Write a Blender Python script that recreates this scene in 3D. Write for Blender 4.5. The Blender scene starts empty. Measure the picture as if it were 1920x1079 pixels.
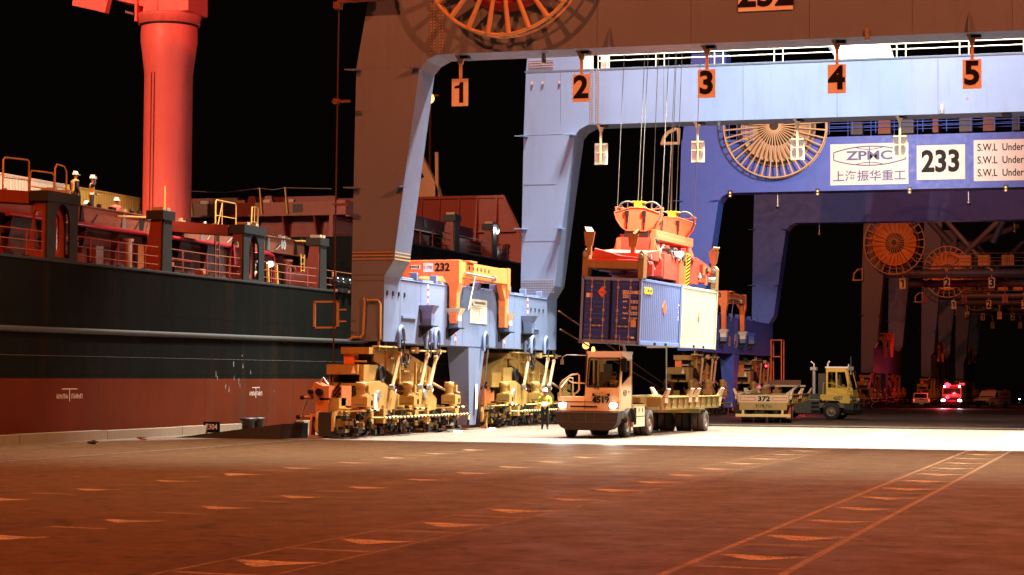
import bpy, bmesh, math, random
from mathutils import Vector, Matrix
random.seed(7)
S = bpy.context.scene
COL = S.collection
PI = math.pi
R = math.radians
# ---------------------------------------------------------------- camera
F_PX, YAW, PITCH, ROLL, CAM_H = 3850.0, math.atan2(1180, 3850), math.atan2(166.5, 3850), 0.0067, 2.35
fw = Vector((-math.sin(YAW)*math.cos(PITCH), math.cos(YAW)*math.cos(PITCH), math.sin(PITCH)))
rt = Vector((math.cos(YAW), math.sin(YAW), 0))
up = rt.cross(fw)
r2 = rt*math.cos(ROLL)+up*math.sin(ROLL); u2 = up*math.cos(ROLL)-rt*math.sin(ROLL)
cd = bpy.data.cameras.new('camera'); cam = bpy.data.objects.new('camera', cd); COL.objects.link(cam)
cam.matrix_world = Matrix(((r2.x, u2.x, -fw.x, 0), (r2.y, u2.y, -fw.y, 0), (r2.z, u2.z, -fw.z, CAM_H), (0, 0, 0, 1)))
cd.sensor_width = 36; cd.lens = F_PX*36/1920; cd.clip_end = 8000; cd.clip_start = 0.5
S.camera = cam
# ---------------------------------------------------------------- night sky
W = bpy.data.worlds.new('World'); S.world = W; W.use_nodes = True
bg = W.node_tree.nodes['Background']
bg.inputs[0].default_value = (1.0, 0.55, 0.5, 1); bg.inputs[1].default_value = 0.0016
S.view_settings.view_transform = 'Standard'; S.view_settings.look = 'None'
S.view_settings.exposure = 0; S.view_settings.gamma = 1; S.view_settings.use_curve_mapping = False
S.cycles.use_denoising = True
S.cycles.max_bounces = 6; S.cycles.diffuse_bounces = 3; S.cycles.glossy_bounces = 3
S.cycles.sample_clamp_indirect = 4.0; S.cycles.sample_clamp_direct = 0
S.cycles.caustics_reflective = False; S.cycles.caustics_refractive = False
# ---------------------------------------------------------------- port lamps and added fill lights
def lamp(name, kind, loc, color, power, radius=0.25, target=None, angle=90, blend=0.3):
    l = bpy.data.lights.new(name, kind); o = bpy.data.objects.new(name, l); COL.objects.link(o)
    o.location = loc; l.color = color; l.energy = power; l.shadow_soft_size = radius
    if target is not None:
        o.rotation_euler = (Vector(target)-Vector(loc)).to_track_quat('-Z', 'Y').to_euler()
    if kind == 'SPOT':
        l.spot_size = R(angle); l.spot_blend = blend
    return o
SODIUM = (1.0, 0.195, 0.05); COOL = (1.0, 0.96, 0.86); WARM = (1.0, 0.62, 0.38)
lamp('sodium_spot', 'SPOT', (-50, 22, 48), SODIUM, 108000, 0.5, (-24, 66, 4), 150, 0.4)
lamp('sodium_spot', 'SPOT', (16, 44, 44), SODIUM, 120000, 0.5, (-12, 54, 2), 150, 0.4)
for x_ in (-21.0, -15, -8.5, -2.0):
    lamp('crane_floodlight', 'SPOT', (x_, 91, 50), COOL, 380000, 1.3, (x_-2.0, 84, 0), 52, 0.35)
lamp('crane_floodlight', 'SPOT', (-12, 141, 41), (0.8, 0.8, 1.0), 4000, 0.4, (-18, 150, 0), 90, 0.8)
lamp('blue_crane_fill', 'SPOT', (-15, 115, 18.0), (1.0, 0.86, 0.78), 17000, 0.5, (-19, 133, 15.5), 96, 0.8)  # unseen lamp added to light the front of the blue crane
lamp('landside_fill', 'SPOT', (-2.0, 85, 14.5), COOL, 8000, 0.35, (-29, 86.5, 6), 62, 0.5)  # unseen lamp added to brighten the sill and other landward faces
lamp('sill_fill', 'SPOT', (-14.5, 77.2, 14.3), COOL, 17000, 0.3, (-28.5, 87, 3.8), 58, 0.6)  # second unseen lamp, added for the sill beam
lamp('trailer_fill', 'SPOT', (-12, 99.2, 14.3), (1, .85, .62), 16000, 0.3, (-18, 118, 0), 84, 0.7)  # unseen lamp added to light the rear of the far trailer
for x_ in (-29, -19.5, -10, 0):
    lamp('apron_fill', 'SPOT', (x_, 61, 18.5), (1.0, 0.80, 0.47), 16500, 0.4, (x_, 60.5, 0), 84, 1.0)  # unseen lamps added for the pale spill on the apron
for x_ in (-27, -14, -1):
    lamp('apron_fill', 'SPOT', (x_, 57, 25), (1.0, 0.42, 0.13), 9500, 0.4, (x_, 54, 0), 104, 1.0)  # unseen orange lamps added to lengthen the falloff towards the camera
lamp('ship_side_fill', 'SPOT', (-32, 68, 29), (1, .70, .44), 85000, .4, (-51, 84, 9.0), 50, .8)  # unseen lamp added to brighten the containers on deck
lamp('forecastle_fill', 'SPOT', (-37, 104, 24), (1, .6, .35), 9000, .3, (-47, 131, 13.5), 60, .8)  # unseen lamp added for the foremast and breakwater
lamp('sodium_spot', 'SPOT', (-34, 196, 26), SODIUM, 15000, .4, (-19, 246, 0), 44, .8)  # unseen lamp added to brighten the distant van
lamp('sodium_spot', 'SPOT', (-12, 262, 40), SODIUM, 30000, .4, (-26, 300, 12), 80, .8)  # unseen lamp added to lift the farthest cranes out of the dark
# ---------------------------------------------------------------- mesh helpers
class MB:
    def __init__(s): s.v = []; s.f = []; s.m = []; s.sm = []
    def add(s, vs, fs, m=0, smooth=False):
        b = len(s.v); s.v += [tuple(p) for p in vs]
        for f in fs:
            s.f.append([b+i for i in f]); s.m.append(m); s.sm.append(smooth)
        return s
    def bx(s, x0, x1, y0, y1, z0, z1, m=0):
        return s.add([(x, y, z) for z in (z0, z1) for y in (y0, y1) for x in (x0, x1)],
                     [(0, 2, 3, 1), (4, 5, 7, 6), (0, 1, 5, 4), (2, 6, 7, 3), (0, 4, 6, 2), (1, 3, 7, 5)], m)
    def box(s, c, d, m=0, rot=None):
        M_ = Matrix.Identity(3) if rot is None else rot
        vs = [Vector(c)+M_ @ Vector((x*d[0]/2, y*d[1]/2, z*d[2]/2)) for z in (-1, 1) for y in (-1, 1) for x in (-1, 1)]
        return s.add(vs, [(0, 2, 3, 1), (4, 5, 7, 6), (0, 1, 5, 4), (2, 6, 7, 3), (0, 4, 6, 2), (1, 3, 7, 5)], m)
    def beam(s, p, q, w, h, m=0, upv=(0, 0, 1)):
        p, q = Vector(p), Vector(q); d = (q-p).normalized(); u = Vector(upv)
        if abs(d.dot(u)) > 0.98: u = Vector((0, 1, 0))
        a = d.cross(u).normalized(); b = a.cross(d)
        vs = [e+a*i*w/2+b*j*h/2 for e in (p, q) for j in (-1, 1) for i in (-1, 1)]
        return s.add(vs, [(0, 1, 3, 2), (4, 6, 7, 5), (0, 4, 5, 1), (2, 3, 7, 6), (0, 2, 6, 4), (1, 5, 7, 3)], m)
    def path(s, pts, r, n=8, m=0, cap=True):
        pts = [Vector(p) for p in pts]; vs = []; L = len(pts); ref = None
        rs = r if isinstance(r, (list, tuple)) else [r]*L
        for i, p in enumerate(pts):
            t = (pts[min(i+1, L-1)]-pts[max(i-1, 0)]).normalized()
            if ref is None:
                ref = t.orthogonal().normalized()
            a = (ref-t*ref.dot(t)); a = a.normalized() if a.length > 1e-6 else t.orthogonal().normalized(); ref = a
            b = t.cross(a)
            vs += [p+(a*math.cos(2*PI*k/n)+b*math.sin(2*PI*k/n))*rs[i] for k in range(n)]
        fs = [(i*n+k, i*n+(k+1) % n, (i+1)*n+(k+1) % n, (i+1)*n+k) for i in range(L-1) for k in range(n)]
        s.add(vs, fs, m, n > 5)
        if cap: s.add(vs[:n], [tuple(range(n))[::-1]], m); s.add(vs[-n:], [tuple(range(n))], m)
        return s
    def tube(s, p, q, r, n=8, m=0, r2=None): return s.path([p, q], [r, r if r2 is None else r2], n, m)
    def lathe(s, prof, c=(0, 0, 0), axis='z', n=24, m=0, smooth=True, a0=0, a1=2*PI):
        full = abs(a1-a0-2*PI) < 1e-6; k = n if full else n+1; vs = []
        for r, h in prof:
            for i in range(k):
                a = a0+(a1-a0)*i/n; x, y = r*math.cos(a), r*math.sin(a)
                p = {'z': (x, y, h), 'y': (x, h, y), 'x': (h, x, y)}[axis]
                vs.append((p[0]+c[0], p[1]+c[1], p[2]+c[2]))
        fs = [(j*k+i, j*k+(i+1) % k, (j+1)*k+(i+1) % k, (j+1)*k+i) for j in range(len(prof)-1) for i in range(n)]
        if axis == 'y': fs = [f[::-1] for f in fs]
        return s.add(vs, fs, m, smooth)
    def cyl(s, c, r, h, axis='z', n=16, m=0, r2=None):
        r2 = r if r2 is None else r2
        return s.lathe([(0, -h/2), (r, -h/2), (r2, h/2), (0, h/2)], c, axis, n, m, False)
    def ring(s, c, RR, r, axis='y', n=48, k=6, m=0):
        vs = []
        for i in range(n):
            a = 2*PI*i/n
            for j in range(k):
                b = 2*PI*j/k; q = RR+r*math.cos(b); h = r*math.sin(b)
                p = {'z': (q*math.cos(a), q*math.sin(a), h), 'y': (q*math.cos(a), h, q*math.sin(a)), 'x': (h, q*math.cos(a), q*math.sin(a))}[axis]
                vs.append((p[0]+c[0], p[1]+c[1], p[2]+c[2]))
        return s.add(vs, [(i*k+j, ((i+1) % n)*k+j, ((i+1) % n)*k+(j+1) % k, i*k+(j+1) % k) for i in range(n) for j in range(k)], m, True)
    def prism(s, poly, plane, a0, a1, m=0):
        n = len(poly)
        def P(u, w, a): return {'xz': (u, a, w), 'yz': (a, u, w), 'xy': (u, w, a)}[plane]
        vs = [P(u, w, a0) for u, w in poly]+[P(u, w, a1) for u, w in poly]
        return s.add(vs, [tuple(range(n)), tuple(range(n, 2*n))[::-1]]+[(i, (i+1) % n, n+(i+1) % n, n+i) for i in range(n)], m)
    def ball(s, c, r, n=10, m=0, sc=(1, 1, 1)):
        h = max(4, n//2)
        vs = [(c[0]+sc[0]*r*math.sin(PI*j/h)*math.cos(2*PI*i/n), c[1]+sc[1]*r*math.sin(PI*j/h)*math.sin(2*PI*i/n), c[2]+sc[2]*r*math.cos(PI*j/h)) for j in range(h+1) for i in range(n)]
        return s.add(vs, [(j*n+i, (j+1)*n+i, (j+1)*n+(i+1) % n, j*n+(i+1) % n) for j in range(h) for i in range(n)], m, True)
    def mesh(s, name, mats, fix=True):
        me = bpy.data.meshes.new(name); me.from_pydata(s.v, [], s.f)
        for q in (mats if isinstance(mats, (list, tuple)) else [mats]): me.materials.append(q)
        me.polygons.foreach_set('material_index', s.m); me.polygons.foreach_set('use_smooth', s.sm)
        if fix:
            b = bmesh.new(); b.from_mesh(me); bmesh.ops.recalc_face_normals(b, faces=b.faces[:]); b.to_mesh(me); b.free()
        me.update(); return me
    def build(s, name, mats, parent=None, bevel=0, loc=None, rz=None):
        o = bpy.data.objects.new(name, s.mesh(name, mats)); COL.objects.link(o); o.parent = parent
        if loc is not None: o.location = loc
        if rz is not None: o.rotation_euler = (0, 0, rz)
        if bevel:
            b = o.modifiers.new('edge', 'BEVEL'); b.width = bevel; b.segments = 2; b.limit_method = 'ANGLE'; b.angle_limit = R(50)
            b.harden_normals = False
        return o
def tag(o, label=None, cat=None, group=None, kind=None):
    if label: o['label'] = label
    if cat: o['category'] = cat
    if group: o['group'] = group
    if kind: o['kind'] = kind
    return o
def thing(name, label, cat, loc=(0, 0, 0), rz=0, group=None):
    o = bpy.data.objects.new(name, None); COL.objects.link(o); o.location = loc; o.rotation_euler = (0, 0, rz)
    o.empty_display_size = 0.3
    return tag(o, label, cat, group)
def kids(o): return [c for c in bpy.data.objects if c.parent == o]
def copy_tree(o, parent=None, loc=None, rz=None):
    c = o.copy(); COL.objects.link(c); c.parent = parent
    if loc is not None: c.location = loc
    if rz is not None: c.rotation_euler = (0, 0, rz)
    for k in kids(o): copy_tree(k, c)
    return c
_tc = {}
def one(h, mat, parent, loc, w=.2):
    "the plain figure 1 of the lane signs, without a foot"
    b = MB(); t = h*w; x1 = h*.17
    b.prism([(x1-t, -h/2), (x1, -h/2), (x1, h/2), (x1-t*.75, h/2), (x1-t*1.1, h*.36), (x1-t*2.2, h*.3), (x1-t*2.2, h*.2), (x1-t, h*.2)], 'xz', 0, .012)
    return b.build('lettering', mat, parent, 0, loc)
def text(body, size, mat, parent, loc, face='-y', bold=0.0, align='CENTER', sx=1.0, name='lettering', rz=0, depth=0.006, spacing=1.0):
    key = (body, size, bold, align, spacing, mat.name)
    if key not in _tc:
        cu = bpy.data.curves.new('t', 'FONT'); cu.body = body; cu.size = size; cu.offset = bold*size; cu.extrude = depth
        cu.align_x = align; cu.align_y = 'CENTER'; cu.resolution_u = 3; cu.space_character = spacing
        to = bpy.data.objects.new('t', cu); COL.objects.link(to); bpy.context.view_layer.update()
        me = bpy.data.meshes.new_from_object(to.evaluated_get(bpy.context.evaluated_depsgraph_get()))
        bpy.data.objects.remove(to); bpy.data.curves.remove(cu); me.name = name; me.materials.clear(); me.materials.append(mat); _tc[key] = me
    o = bpy.data.objects.new(name, _tc[key]); COL.objects.link(o); o.parent = parent; o.location = loc; o.scale = (sx, 1, 1)
    o.rotation_euler = {'-y': (PI/2, 0, rz), '+x': (PI/2, 0, PI/2+rz), '-x': (PI/2, 0, -PI/2+rz), '+y': (PI/2, 0, PI+rz)}[face]
    return o
# ---------------------------------------------------------------- materials
def nodes(name):
    m = bpy.data.materials.new(name); m.use_nodes = True; nt = m.node_tree
    return m, nt, nt.nodes['Principled BSDF']
def N(nt, t, **kw):
    n = nt.nodes.new(t)
    for k, v in kw.items():
        if k.startswith('i_'):
            key = k[2:]; key = int(key) if key.isdigit() else key.replace('_', ' ')
            n.inputs[key].default_value = v
        else: setattr(n, k, v)
    return n
def mixc(nt, fac, a, b):
    n = nt.nodes.new('ShaderNodeMix'); n.data_type = 'RGBA'
    for i, v in ((0, fac), (6, a), (7, b)):
        if hasattr(v, 'is_output'): nt.links.new(v, n.inputs[i])
        else: n.inputs[i].default_value = v if i == 0 else (*v[:3], 1)
    return n.outputs[2]
def ramp(nt, src, lo, hi, a=0.0, b=1.0):
    n = N(nt, 'ShaderNodeMapRange'); n.inputs[1].default_value = lo; n.inputs[2].default_value = hi
    n.inputs[3].default_value = a; n.inputs[4].default_value = b; nt.links.new(src, n.inputs[0]); return n.outputs[0]
def noise(nt, vec, scale, detail=4, rough=0.6):
    n = N(nt, 'ShaderNodeTexNoise'); n.inputs['Scale'].default_value = scale; n.inputs['Detail'].default_value = detail
    n.inputs['Roughness'].default_value = rough; nt.links.new(vec, n.inputs['Vector']); return n.outputs['Fac']
def paint(name, col, rough=0.5, dirt=0.35, rust=0.15, streak=0.4, scale=1.0, metal=0.0, dirtcol=(0.06, 0.04, 0.025), rustcol=(0.16, 0.05, 0.018), bump=0.08):
    m, nt, b = nodes(name); L = nt.links.new
    tc = N(nt, 'ShaderNodeTexCoord'); mp = N(nt, 'ShaderNodeMapping'); mp.inputs['Scale'].default_value = (1, 1, 0.12)
    L(tc.outputs['Object'], mp.inputs[0]); o = tc.outputs['Object']
    n1 = noise(nt, o, 0.7*scale, 6); n2 = noise(nt, mp.outputs[0], 3.0*scale, 5, 0.7); n3 = noise(nt, o, 5*scale, 8, 0.7)
    c = mixc(nt, ramp(nt, n1, 0.3, 0.75, 0, dirt), col, [q*0.72 for q in col])
    c = mixc(nt, ramp(nt, n2, 0.52, 0.85, 0, streak), c, dirtcol)
    if rust: c = mixc(nt, ramp(nt, n3, 0.66-rust*0.25, 0.72, 0, 0.85), c, rustcol)
    L(c, b.inputs['Base Color']); L(ramp(nt, n3, 0.3, 0.7, rough-0.1, rough+0.15), b.inputs['Roughness'])
    b.inputs['Metallic'].default_value = metal
    if bump:
        bp = N(nt, 'ShaderNodeBump'); bp.inputs['Strength'].default_value = bump; bp.inputs['Distance'].default_value = 0.02
        L(n1 if bump < 0.05 else n3, bp.inputs['Height']); L(bp.outputs[0], b.inputs['Normal'])
    return m
def plain(name, col, rough=0.5, metal=0.0, emit=None, power=0):
    m, nt, b = nodes(name); b.inputs['Roughness'].default_value = rough; b.inputs['Metallic'].default_value = metal
    tc = N(nt, 'ShaderNodeTexCoord'); n = noise(nt, tc.outputs['Object'], 6, 4)
    nt.links.new(mixc(nt, ramp(nt, n, 0.35, 0.75, 0, 0.5), col, [q*0.7 for q in col]), b.inputs['Base Color'])
    if emit: b.inputs['Emission Color'].default_value = (*emit, 1); b.inputs['Emission Strength'].default_value = power
    return m
M = {}
M['crane'] = paint('pale_crane_paint', (0.14, 0.19, 0.315), 0.45, 0.35, 0.02, 0.34, 0.5)
M['crane_blue'] = paint('blue_crane_paint', (0.05, 0.115, 0.52), 0.5, 0.3, 0.03, 0.2, 0.5)
M['crane_grey'] = paint('grey_crane_paint', (0.09, 0.11, 0.24), 0.5, 0.3, 0.03, 0.25, 0.5)
M['reel_tan'] = paint('reel_tan_paint', (0.5, 0.36, 0.22), 0.5, 0.3, 0.1, 0.3)
M['reel_spoke'] = paint('reel_spoke_paint', (0.62, 0.42, 0.22), 0.5, 0.3, 0.05, 0.2)
M['red_drum'] = paint('red_cable', (0.45, 0.02, 0.02), 0.55, 0.4, 0.05, 0.3, 3)
M['yellow'] = paint('yellow_machinery_paint', (0.37, 0.225, 0.055), 0.5, 0.55, 0.25, 0.65, 1.2)
M['orange'] = paint('orange_machinery_paint', (0.78, 0.20, 0.05), 0.5, 0.4, 0.14, 0.4, 1.2)
M['orange_sodium'] = paint('dirty_sodium_tinted_paint', (0.48, 0.15, 0.04), 0.55, 0.5, 0.25, 0.5, 1.5)  # orange of the sodium light on yellow paint, put into the colour
M['white'] = paint('white_sign_paint', (0.78, 0.76, 0.70), 0.5, 0.22, 0.03, 0.3, 1.5)
M['cream'] = paint('cream_paint', (0.74, 0.70, 0.52), 0.5, 0.3, 0.03, 0.15)
M['black'] = plain('black_paint', (0.012, 0.011, 0.011), 0.5)
M['black'].node_tree.nodes['Principled BSDF'].inputs['Specular IOR Level'].default_value = .08
M['rubber'] = plain('black_rubber', (0.02, 0.019, 0.018), 0.85)
M['rubber_grey'] = plain('grey_tyre_rubber', (0.10, 0.095, 0.085), 0.9)  # lighter rubber for tyres on the right-hand side
M['dark'] = plain('dark_grease_steel', (0.03, 0.024, 0.02), 0.5, 0.4)
M['steel'] = plain('galvanised_steel', (0.45, 0.43, 0.40), 0.4, 0.7)
M['rope'] = plain('wire_rope', (0.09, 0.075, 0.06), 0.7, 0)
M['rusty'] = paint('rusty_steel', (0.18, 0.06, 0.03), 0.7, 0.5, 0.4, 0.4, 2)
M['red'] = paint('red_paint', (0.5, 0.04, 0.03), 0.5, 0.3, 0.08, 0.3)
M['glass'] = None
# ---------------------------------------------------------------- the setting
def ground_mat():
    m, nt, b = nodes('worn_quay_concrete'); L = nt.links.new
    tc = N(nt, 'ShaderNodeTexCoord'); o = tc.outputs['Object']
    mp = N(nt, 'ShaderNodeMapping'); mp.inputs['Scale'].default_value = (1.0, 0.10, 1); mp.inputs['Rotation'].default_value = (0, 0, R(3)); L(o, mp.inputs[0])
    mq = N(nt, 'ShaderNodeMapping'); mq.inputs['Scale'].default_value = (1.0, 0.8, 1); L(o, mq.inputs[0])
    big = noise(nt, o, 0.09, 5); mid = noise(nt, o, 0.9, 6, 0.65); fine = noise(nt, o, 14, 8, 0.8); trk = noise(nt, mp.outputs[0], 0.9, 6, 0.6)
    spots = noise(nt, mq.outputs[0], 1.9, 5, 0.6)
    c = mixc(nt, ramp(nt, big, 0.35, 0.7), (0.165, 0.113, 0.074), (0.125, 0.085, 0.055))
    c = mixc(nt, ramp(nt, mid, 0.4, 0.7, 0, 0.7), c, (0.072, 0.050, 0.034))
    c = mixc(nt, ramp(nt, fine, 0.35, 0.7, 0, 0.7), c, (0.056, 0.039, 0.027))
    c = mixc(nt, ramp(nt, trk, 0.52, 0.72, 0, 0.65), c, (0.05, 0.035, 0.025))
    c = mixc(nt, ramp(nt, spots, 0.60, 0.66, 0, 0.85), c, (0.018, 0.012, 0.01))
    blot = noise(nt, o, 3.2, 4, 0.6); c = mixc(nt, ramp(nt, blot, 0.47, 0.62, 0, 0.55), c, (0.045, 0.03, 0.021))
    # fine cracks and old oil drips
    vo = N(nt, 'ShaderNodeTexVoronoi'); vo.feature = 'DISTANCE_TO_EDGE'; vo.inputs['Scale'].default_value = 0.22; wv = N(nt, 'ShaderNodeVectorMath', operation='ADD'); nv = N(nt, 'ShaderNodeTexNoise'); nv.inputs['Scale'].default_value = 1.2; nv.inputs['Detail'].default_value = 5
    L(o, nv.inputs['Vector']); sc_ = N(nt, 'ShaderNodeVectorMath', operation='SCALE'); sc_.inputs['Scale'].default_value = 1.6; L(nv.outputs['Color'], sc_.inputs[0]); L(o, wv.inputs[0]); L(sc_.outputs[0], wv.inputs[1]); L(wv.outputs[0], vo.inputs['Vector'])
    c = mixc(nt, ramp(nt, vo.outputs['Distance'], 0.0, 0.012, 0.6, 0), c, (0.03, 0.018, 0.012))
    v2 = N(nt, 'ShaderNodeTexVoronoi'); v2.inputs['Scale'].default_value = 1.1; L(wv.outputs[0], v2.inputs['Vector'])
    gate = ramp(nt, big, 0.42, 0.5); dd = N(nt, 'ShaderNodeMath', operation='MULTIPLY'); L(ramp(nt, v2.outputs['Distance'], 0.12, 0.2, 0.85, 0), dd.inputs[0]); L(gate, dd.inputs[1]); c = mixc(nt, dd.outputs[0], c, (0.02, 0.013, 0.01))
    L(c, b.inputs['Base Color']); L(ramp(nt, mid, 0.3, 0.7, 0.45, 0.75), b.inputs['Roughness'])
    bp = N(nt, 'ShaderNodeBump'); bp.inputs['Strength'].default_value = 0.35; bp.inputs['Distance'].default_value = 0.03
    L(fine, bp.inputs['Height']); L(bp.outputs[0], b.inputs['Normal']); return m
def worn_paint(name='worn_road_marking', lo=.06, hi=.9):
    m, nt, b = nodes(name); L = nt.links.new
    tc = N(nt, 'ShaderNodeTexCoord'); o = tc.outputs['Object']
    mp = N(nt, 'ShaderNodeMapping'); mp.inputs['Scale'].default_value = (0.6, 2.5, 1); L(o, mp.inputs[0])
    a = noise(nt, mp.outputs[0], 1.6, 6, 0.7); f = noise(nt, o, 22, 4, 0.8)
    ad = N(nt, 'ShaderNodeMath', operation='ADD'); L(a, ad.inputs[0]); L(f, ad.inputs[1])
    b.inputs['Base Color'].default_value = (0.62, 0.56, 0.50, 1); b.inputs['Roughness'].default_value = 0.8
    tr = N(nt, 'ShaderNodeBsdfTransparent'); mx = N(nt, 'ShaderNodeMixShader')
    L(ramp(nt, ad.outputs[0], 0.86, 1.12, lo, hi), mx.inputs[0]); L(tr.outputs[0], mx.inputs[1]); L(b.outputs[0], mx.inputs[2])
    L(mx.outputs[0], nt.nodes['Material Output'].inputs['Surface']); return m
M['ground'] = ground_mat(); M['marking'] = worn_paint(); M['marking_line'] = worn_paint('faded_road_line', .03, .5)
M['kerb'] = paint('quay_edge_concrete', (0.17, 0.125, 0.08), 0.85, 0.5, 0.06, 0.5, 1.5)
def water_mat():
    m, nt, b = nodes('harbour_water'); b.inputs['Base Color'].default_value = (0.004, 0.005, 0.006, 1); b.inputs['Roughness'].default_value = 0.08
    tc = N(nt, 'ShaderNodeTexCoord'); bp = N(nt, 'ShaderNodeBump'); bp.inputs['Strength'].default_value = 0.5
    nt.links.new(noise(nt, tc.outputs['Object'], 0.8, 4), bp.inputs['Height']); nt.links.new(bp.outputs[0], b.inputs['Normal']); return m
M['water'] = water_mat()
def gz(y): return -0.0068*max(0.0, min(y, 900)-95)      # the quay falls gently away beyond the first crane
g = MB(); ys = [-300, 95, 900, 5000]
g.v = [(x, y, z if z else gz(y)) for x, z in ((4000, 0), (-35.3, 0), (-35.3, -16)) for y in ys]
for j in range(2):
    for i in range(3): g.f.append([j*4+i, j*4+i+1, j*4+5+i, j*4+4+i]); g.m.append(0); g.sm.append(False)
tag(g.build('quay_ground', M['ground']), 'wide worn concrete quay apron lit orange by lamps', 'ground', kind='structure')
tag(MB().add([(-4000, -300, -3), (-35.3, -300, -3), (-35.3, 5000, -3), (-4000, 5000, -3)], [(0, 1, 2, 3)]).build('water', M['water']), 'black harbour water below the quay edge', 'water', kind='structure')
k = MB()
y = -60.0
while y < 420:
    if not (74.6 < y < 78.9):
        k.bx(-35.75, -35.28, y, y+5.97, -1.2, 0.32+gz(y)+random.uniform(-.01, .01))
    y += 6.0
tag(k.build('quay_kerb', M['kerb'], bevel=0.03), 'low concrete kerb along the edge of the quay', 'kerb', kind='structure')
rl = MB()
for x_ in (-28.64, -28.56): rl.bx(x_-.025, x_+.025, -60, 95, 0.004, 0.03); rl.beam((x_, 95, .015), (x_, 895, .015+gz(895)), .05, .03)
tag(rl.build('crane_rail', [M['steel'], M['dark']]), 'steel crane rail sunk in the quay surface', 'rail', kind='structure')
# worn ladder-shaped lane markings
def ladder(x0, x1, y0, y1, lines=(1, 1), step=3.55, off=0.0, lw=.08):
    q = MB(); Z = 0.004
    def quad(a, b, c, d, Z=Z, m=0): q.add([(*a, Z), (*b, Z), (*c, Z), (*d, Z)], [(0, 1, 2, 3)], m)
    for on, x_ in zip(lines, (x0, x1)):
        if on: quad((x_-lw, y0), (x_+lw, y0), (x_+lw, y1), (x_-lw, y1), m=1)
    y = y0+off
    while y < y1-2:
        quad((x0+.09, y), (x1-.09, y-.12), (x1-.09, y+.06), (x0+.09, y+.18), m=1)
        yy = y+1.75; j = lambda s_: random.uniform(-s_, s_)
        t = 0.7+j(.2)
        quad((x0+.08, yy+.05), (x0+.1+(x1-x0)*.35, yy-t*.8), (x0+(x1-x0)*.55, yy-t), (x1-.08, yy+.02))
        quad((x0+.08, yy+.12), (x0+(x1-x0)*.3, yy+.10), (x0+(x1-x0)*.6, yy-.02), (x0+.12+(x1-x0)*.3, yy-t*.55), Z+.003)
        quad((x0+(x1-x0)*.6, yy+.03), (x1-.08, yy+.03), (x1-.08, yy+.14), (x0+(x1-x0)*.66, yy-.02))
        y += step
    return q
for x0, x1, y0, y1, ln, lb in ((-5.48, -4.12, 3, 95, (1, 1), 'ladder shaped lane marking with both side lines still clear'),
                               (-11.1, -9.75, 8, 95, (1, 1), 'worn ladder lane marking beside the clearest one'),
                               (-16.1, -14.9, 10, 66, (0, 0), 'row of worn white cross strokes nearest the quay edge'),
                               (-20.9, -19.7, 28, 66, (0, 0), 'faint row of scuffed cross strokes near the kerb')):
    tag(ladder(x0, x1, y0, y1, ln, off=random.uniform(0, 2), lw=.06 if x0 > -8 else .025).build('lane_marking', [M['marking'], M['marking_line']]), lb, 'road marking', kind='structure')
# ---------------------------------------------------------------- gantry cranes
def reel(parent, c, RR, ns, off, dmat, smat, cone=0.0, dark=0.33, disc=0.62, tube_r=0.05, tap=1.0):
    """A cable reel whose axis points along Y; c is the centre on the frame's front face."""
    x, y, z = c
    b = MB(); b.cyl((x, y-.12, z), RR*dark*1.05, .24, 'y', 32)
    b.cyl((x, y-off*.5-.1, z), RR*.10, off+.2, 'y', 20)
    root = b.build('cable_reel', M['dark'], parent)
    d = MB(); q = RR*disc
    prof = [(RR*dark, y-off*.32), (q*.9, y-off*.35), (q*.94, y-off*.62)]
    for i in range(5): prof += [(q+.03*RR*i/4, y-off*(.62-.08*i)), (q*.975+.03*RR*i/4, y-off*(.59-.08*i))]
    prof += [(q*1.1, y-.22), (q*1.1, y-.1), (RR*dark, y-.1)]
    d.lathe([(r_, h-y) for r_, h in prof], (x, y, z), 'y', 64); d.build('cable_drum', dmat, root)
    s = MB(); s.ring((x, y-off, z), RR, tube_r*1.1, 'y', 96, 6); s.ring((x, y-.35*off, z), RR*1.0, tube_r*.7, 'y', 72, 5)
    s.cyl((x, y-off-.05, z), RR*.11, .16, 'y', 24)
    for i in range(ns):
        a = 2*PI*(i+.35)/ns; ca, sa = math.cos(a), math.sin(a)
        s.path([(x+ca*RR*.09, y-off-cone, z+sa*RR*.09), (x+ca*RR*.5, y-off-cone*.4, z+sa*RR*.5), (x+ca*RR, y-off, z+sa*RR)], [tube_r*.7*tap, tube_r*.9*tap, tube_r*tap*1.15], 6, 0)
        if i % 2 == 0: s.tube((x+ca*RR, y-off, z+sa*RR), (x+ca*RR, y-.35*off, z+sa*RR), tube_r*.6, 5)
    s.build('spoke_wheel', smat, root)
    return root
def lane_sign(parent, n, x, y, z, back=False, sc=1.0):
    b = MB()
    b.prism([(x-.24, z+.02), (x-.12, z-.16), (x-.07, z-.34), (x+.07, z-.34), (x+.12, z-.16), (x+.24, z+.02)], 'xz', y-.07, y+.07)
    b.bx(x-.05, x+.05, y-.05, y+.05, z-1.95, z-.3); b.box((x+.14, y+.1, z-.06), (.34, .34, .12), 2)
    for zz in (-1.0, -1.4, -1.93): b.bx(x-.3, x+.3, y-.035, y+.035, z+zz, z+zz+.05)
    b.bx(x-.33, x+.33, y+(.06 if back else -.085), y+(.085 if back else -.06), z-1.96, z-.9, 1)
    o = b.build('lane_sign', [M['post_'+('far' if back else 'near')], M['white'], M['dark']], parent)
    if n == 1 and not back: one(.8, M['black'], o, (x, y-.098, z-1.43))
    else: text(str(n), 1.16, M['black'], o, (x, y+(.093 if back else -.093), z-1.43), '+y' if back else '-y', 0.035)
    return o
M['post_near'] = M['reel_spoke']; M['post_far'] = paint('post_paint', (0.62, 0.5, 0.26), 0.5, 0.3, .05, .3)
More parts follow.
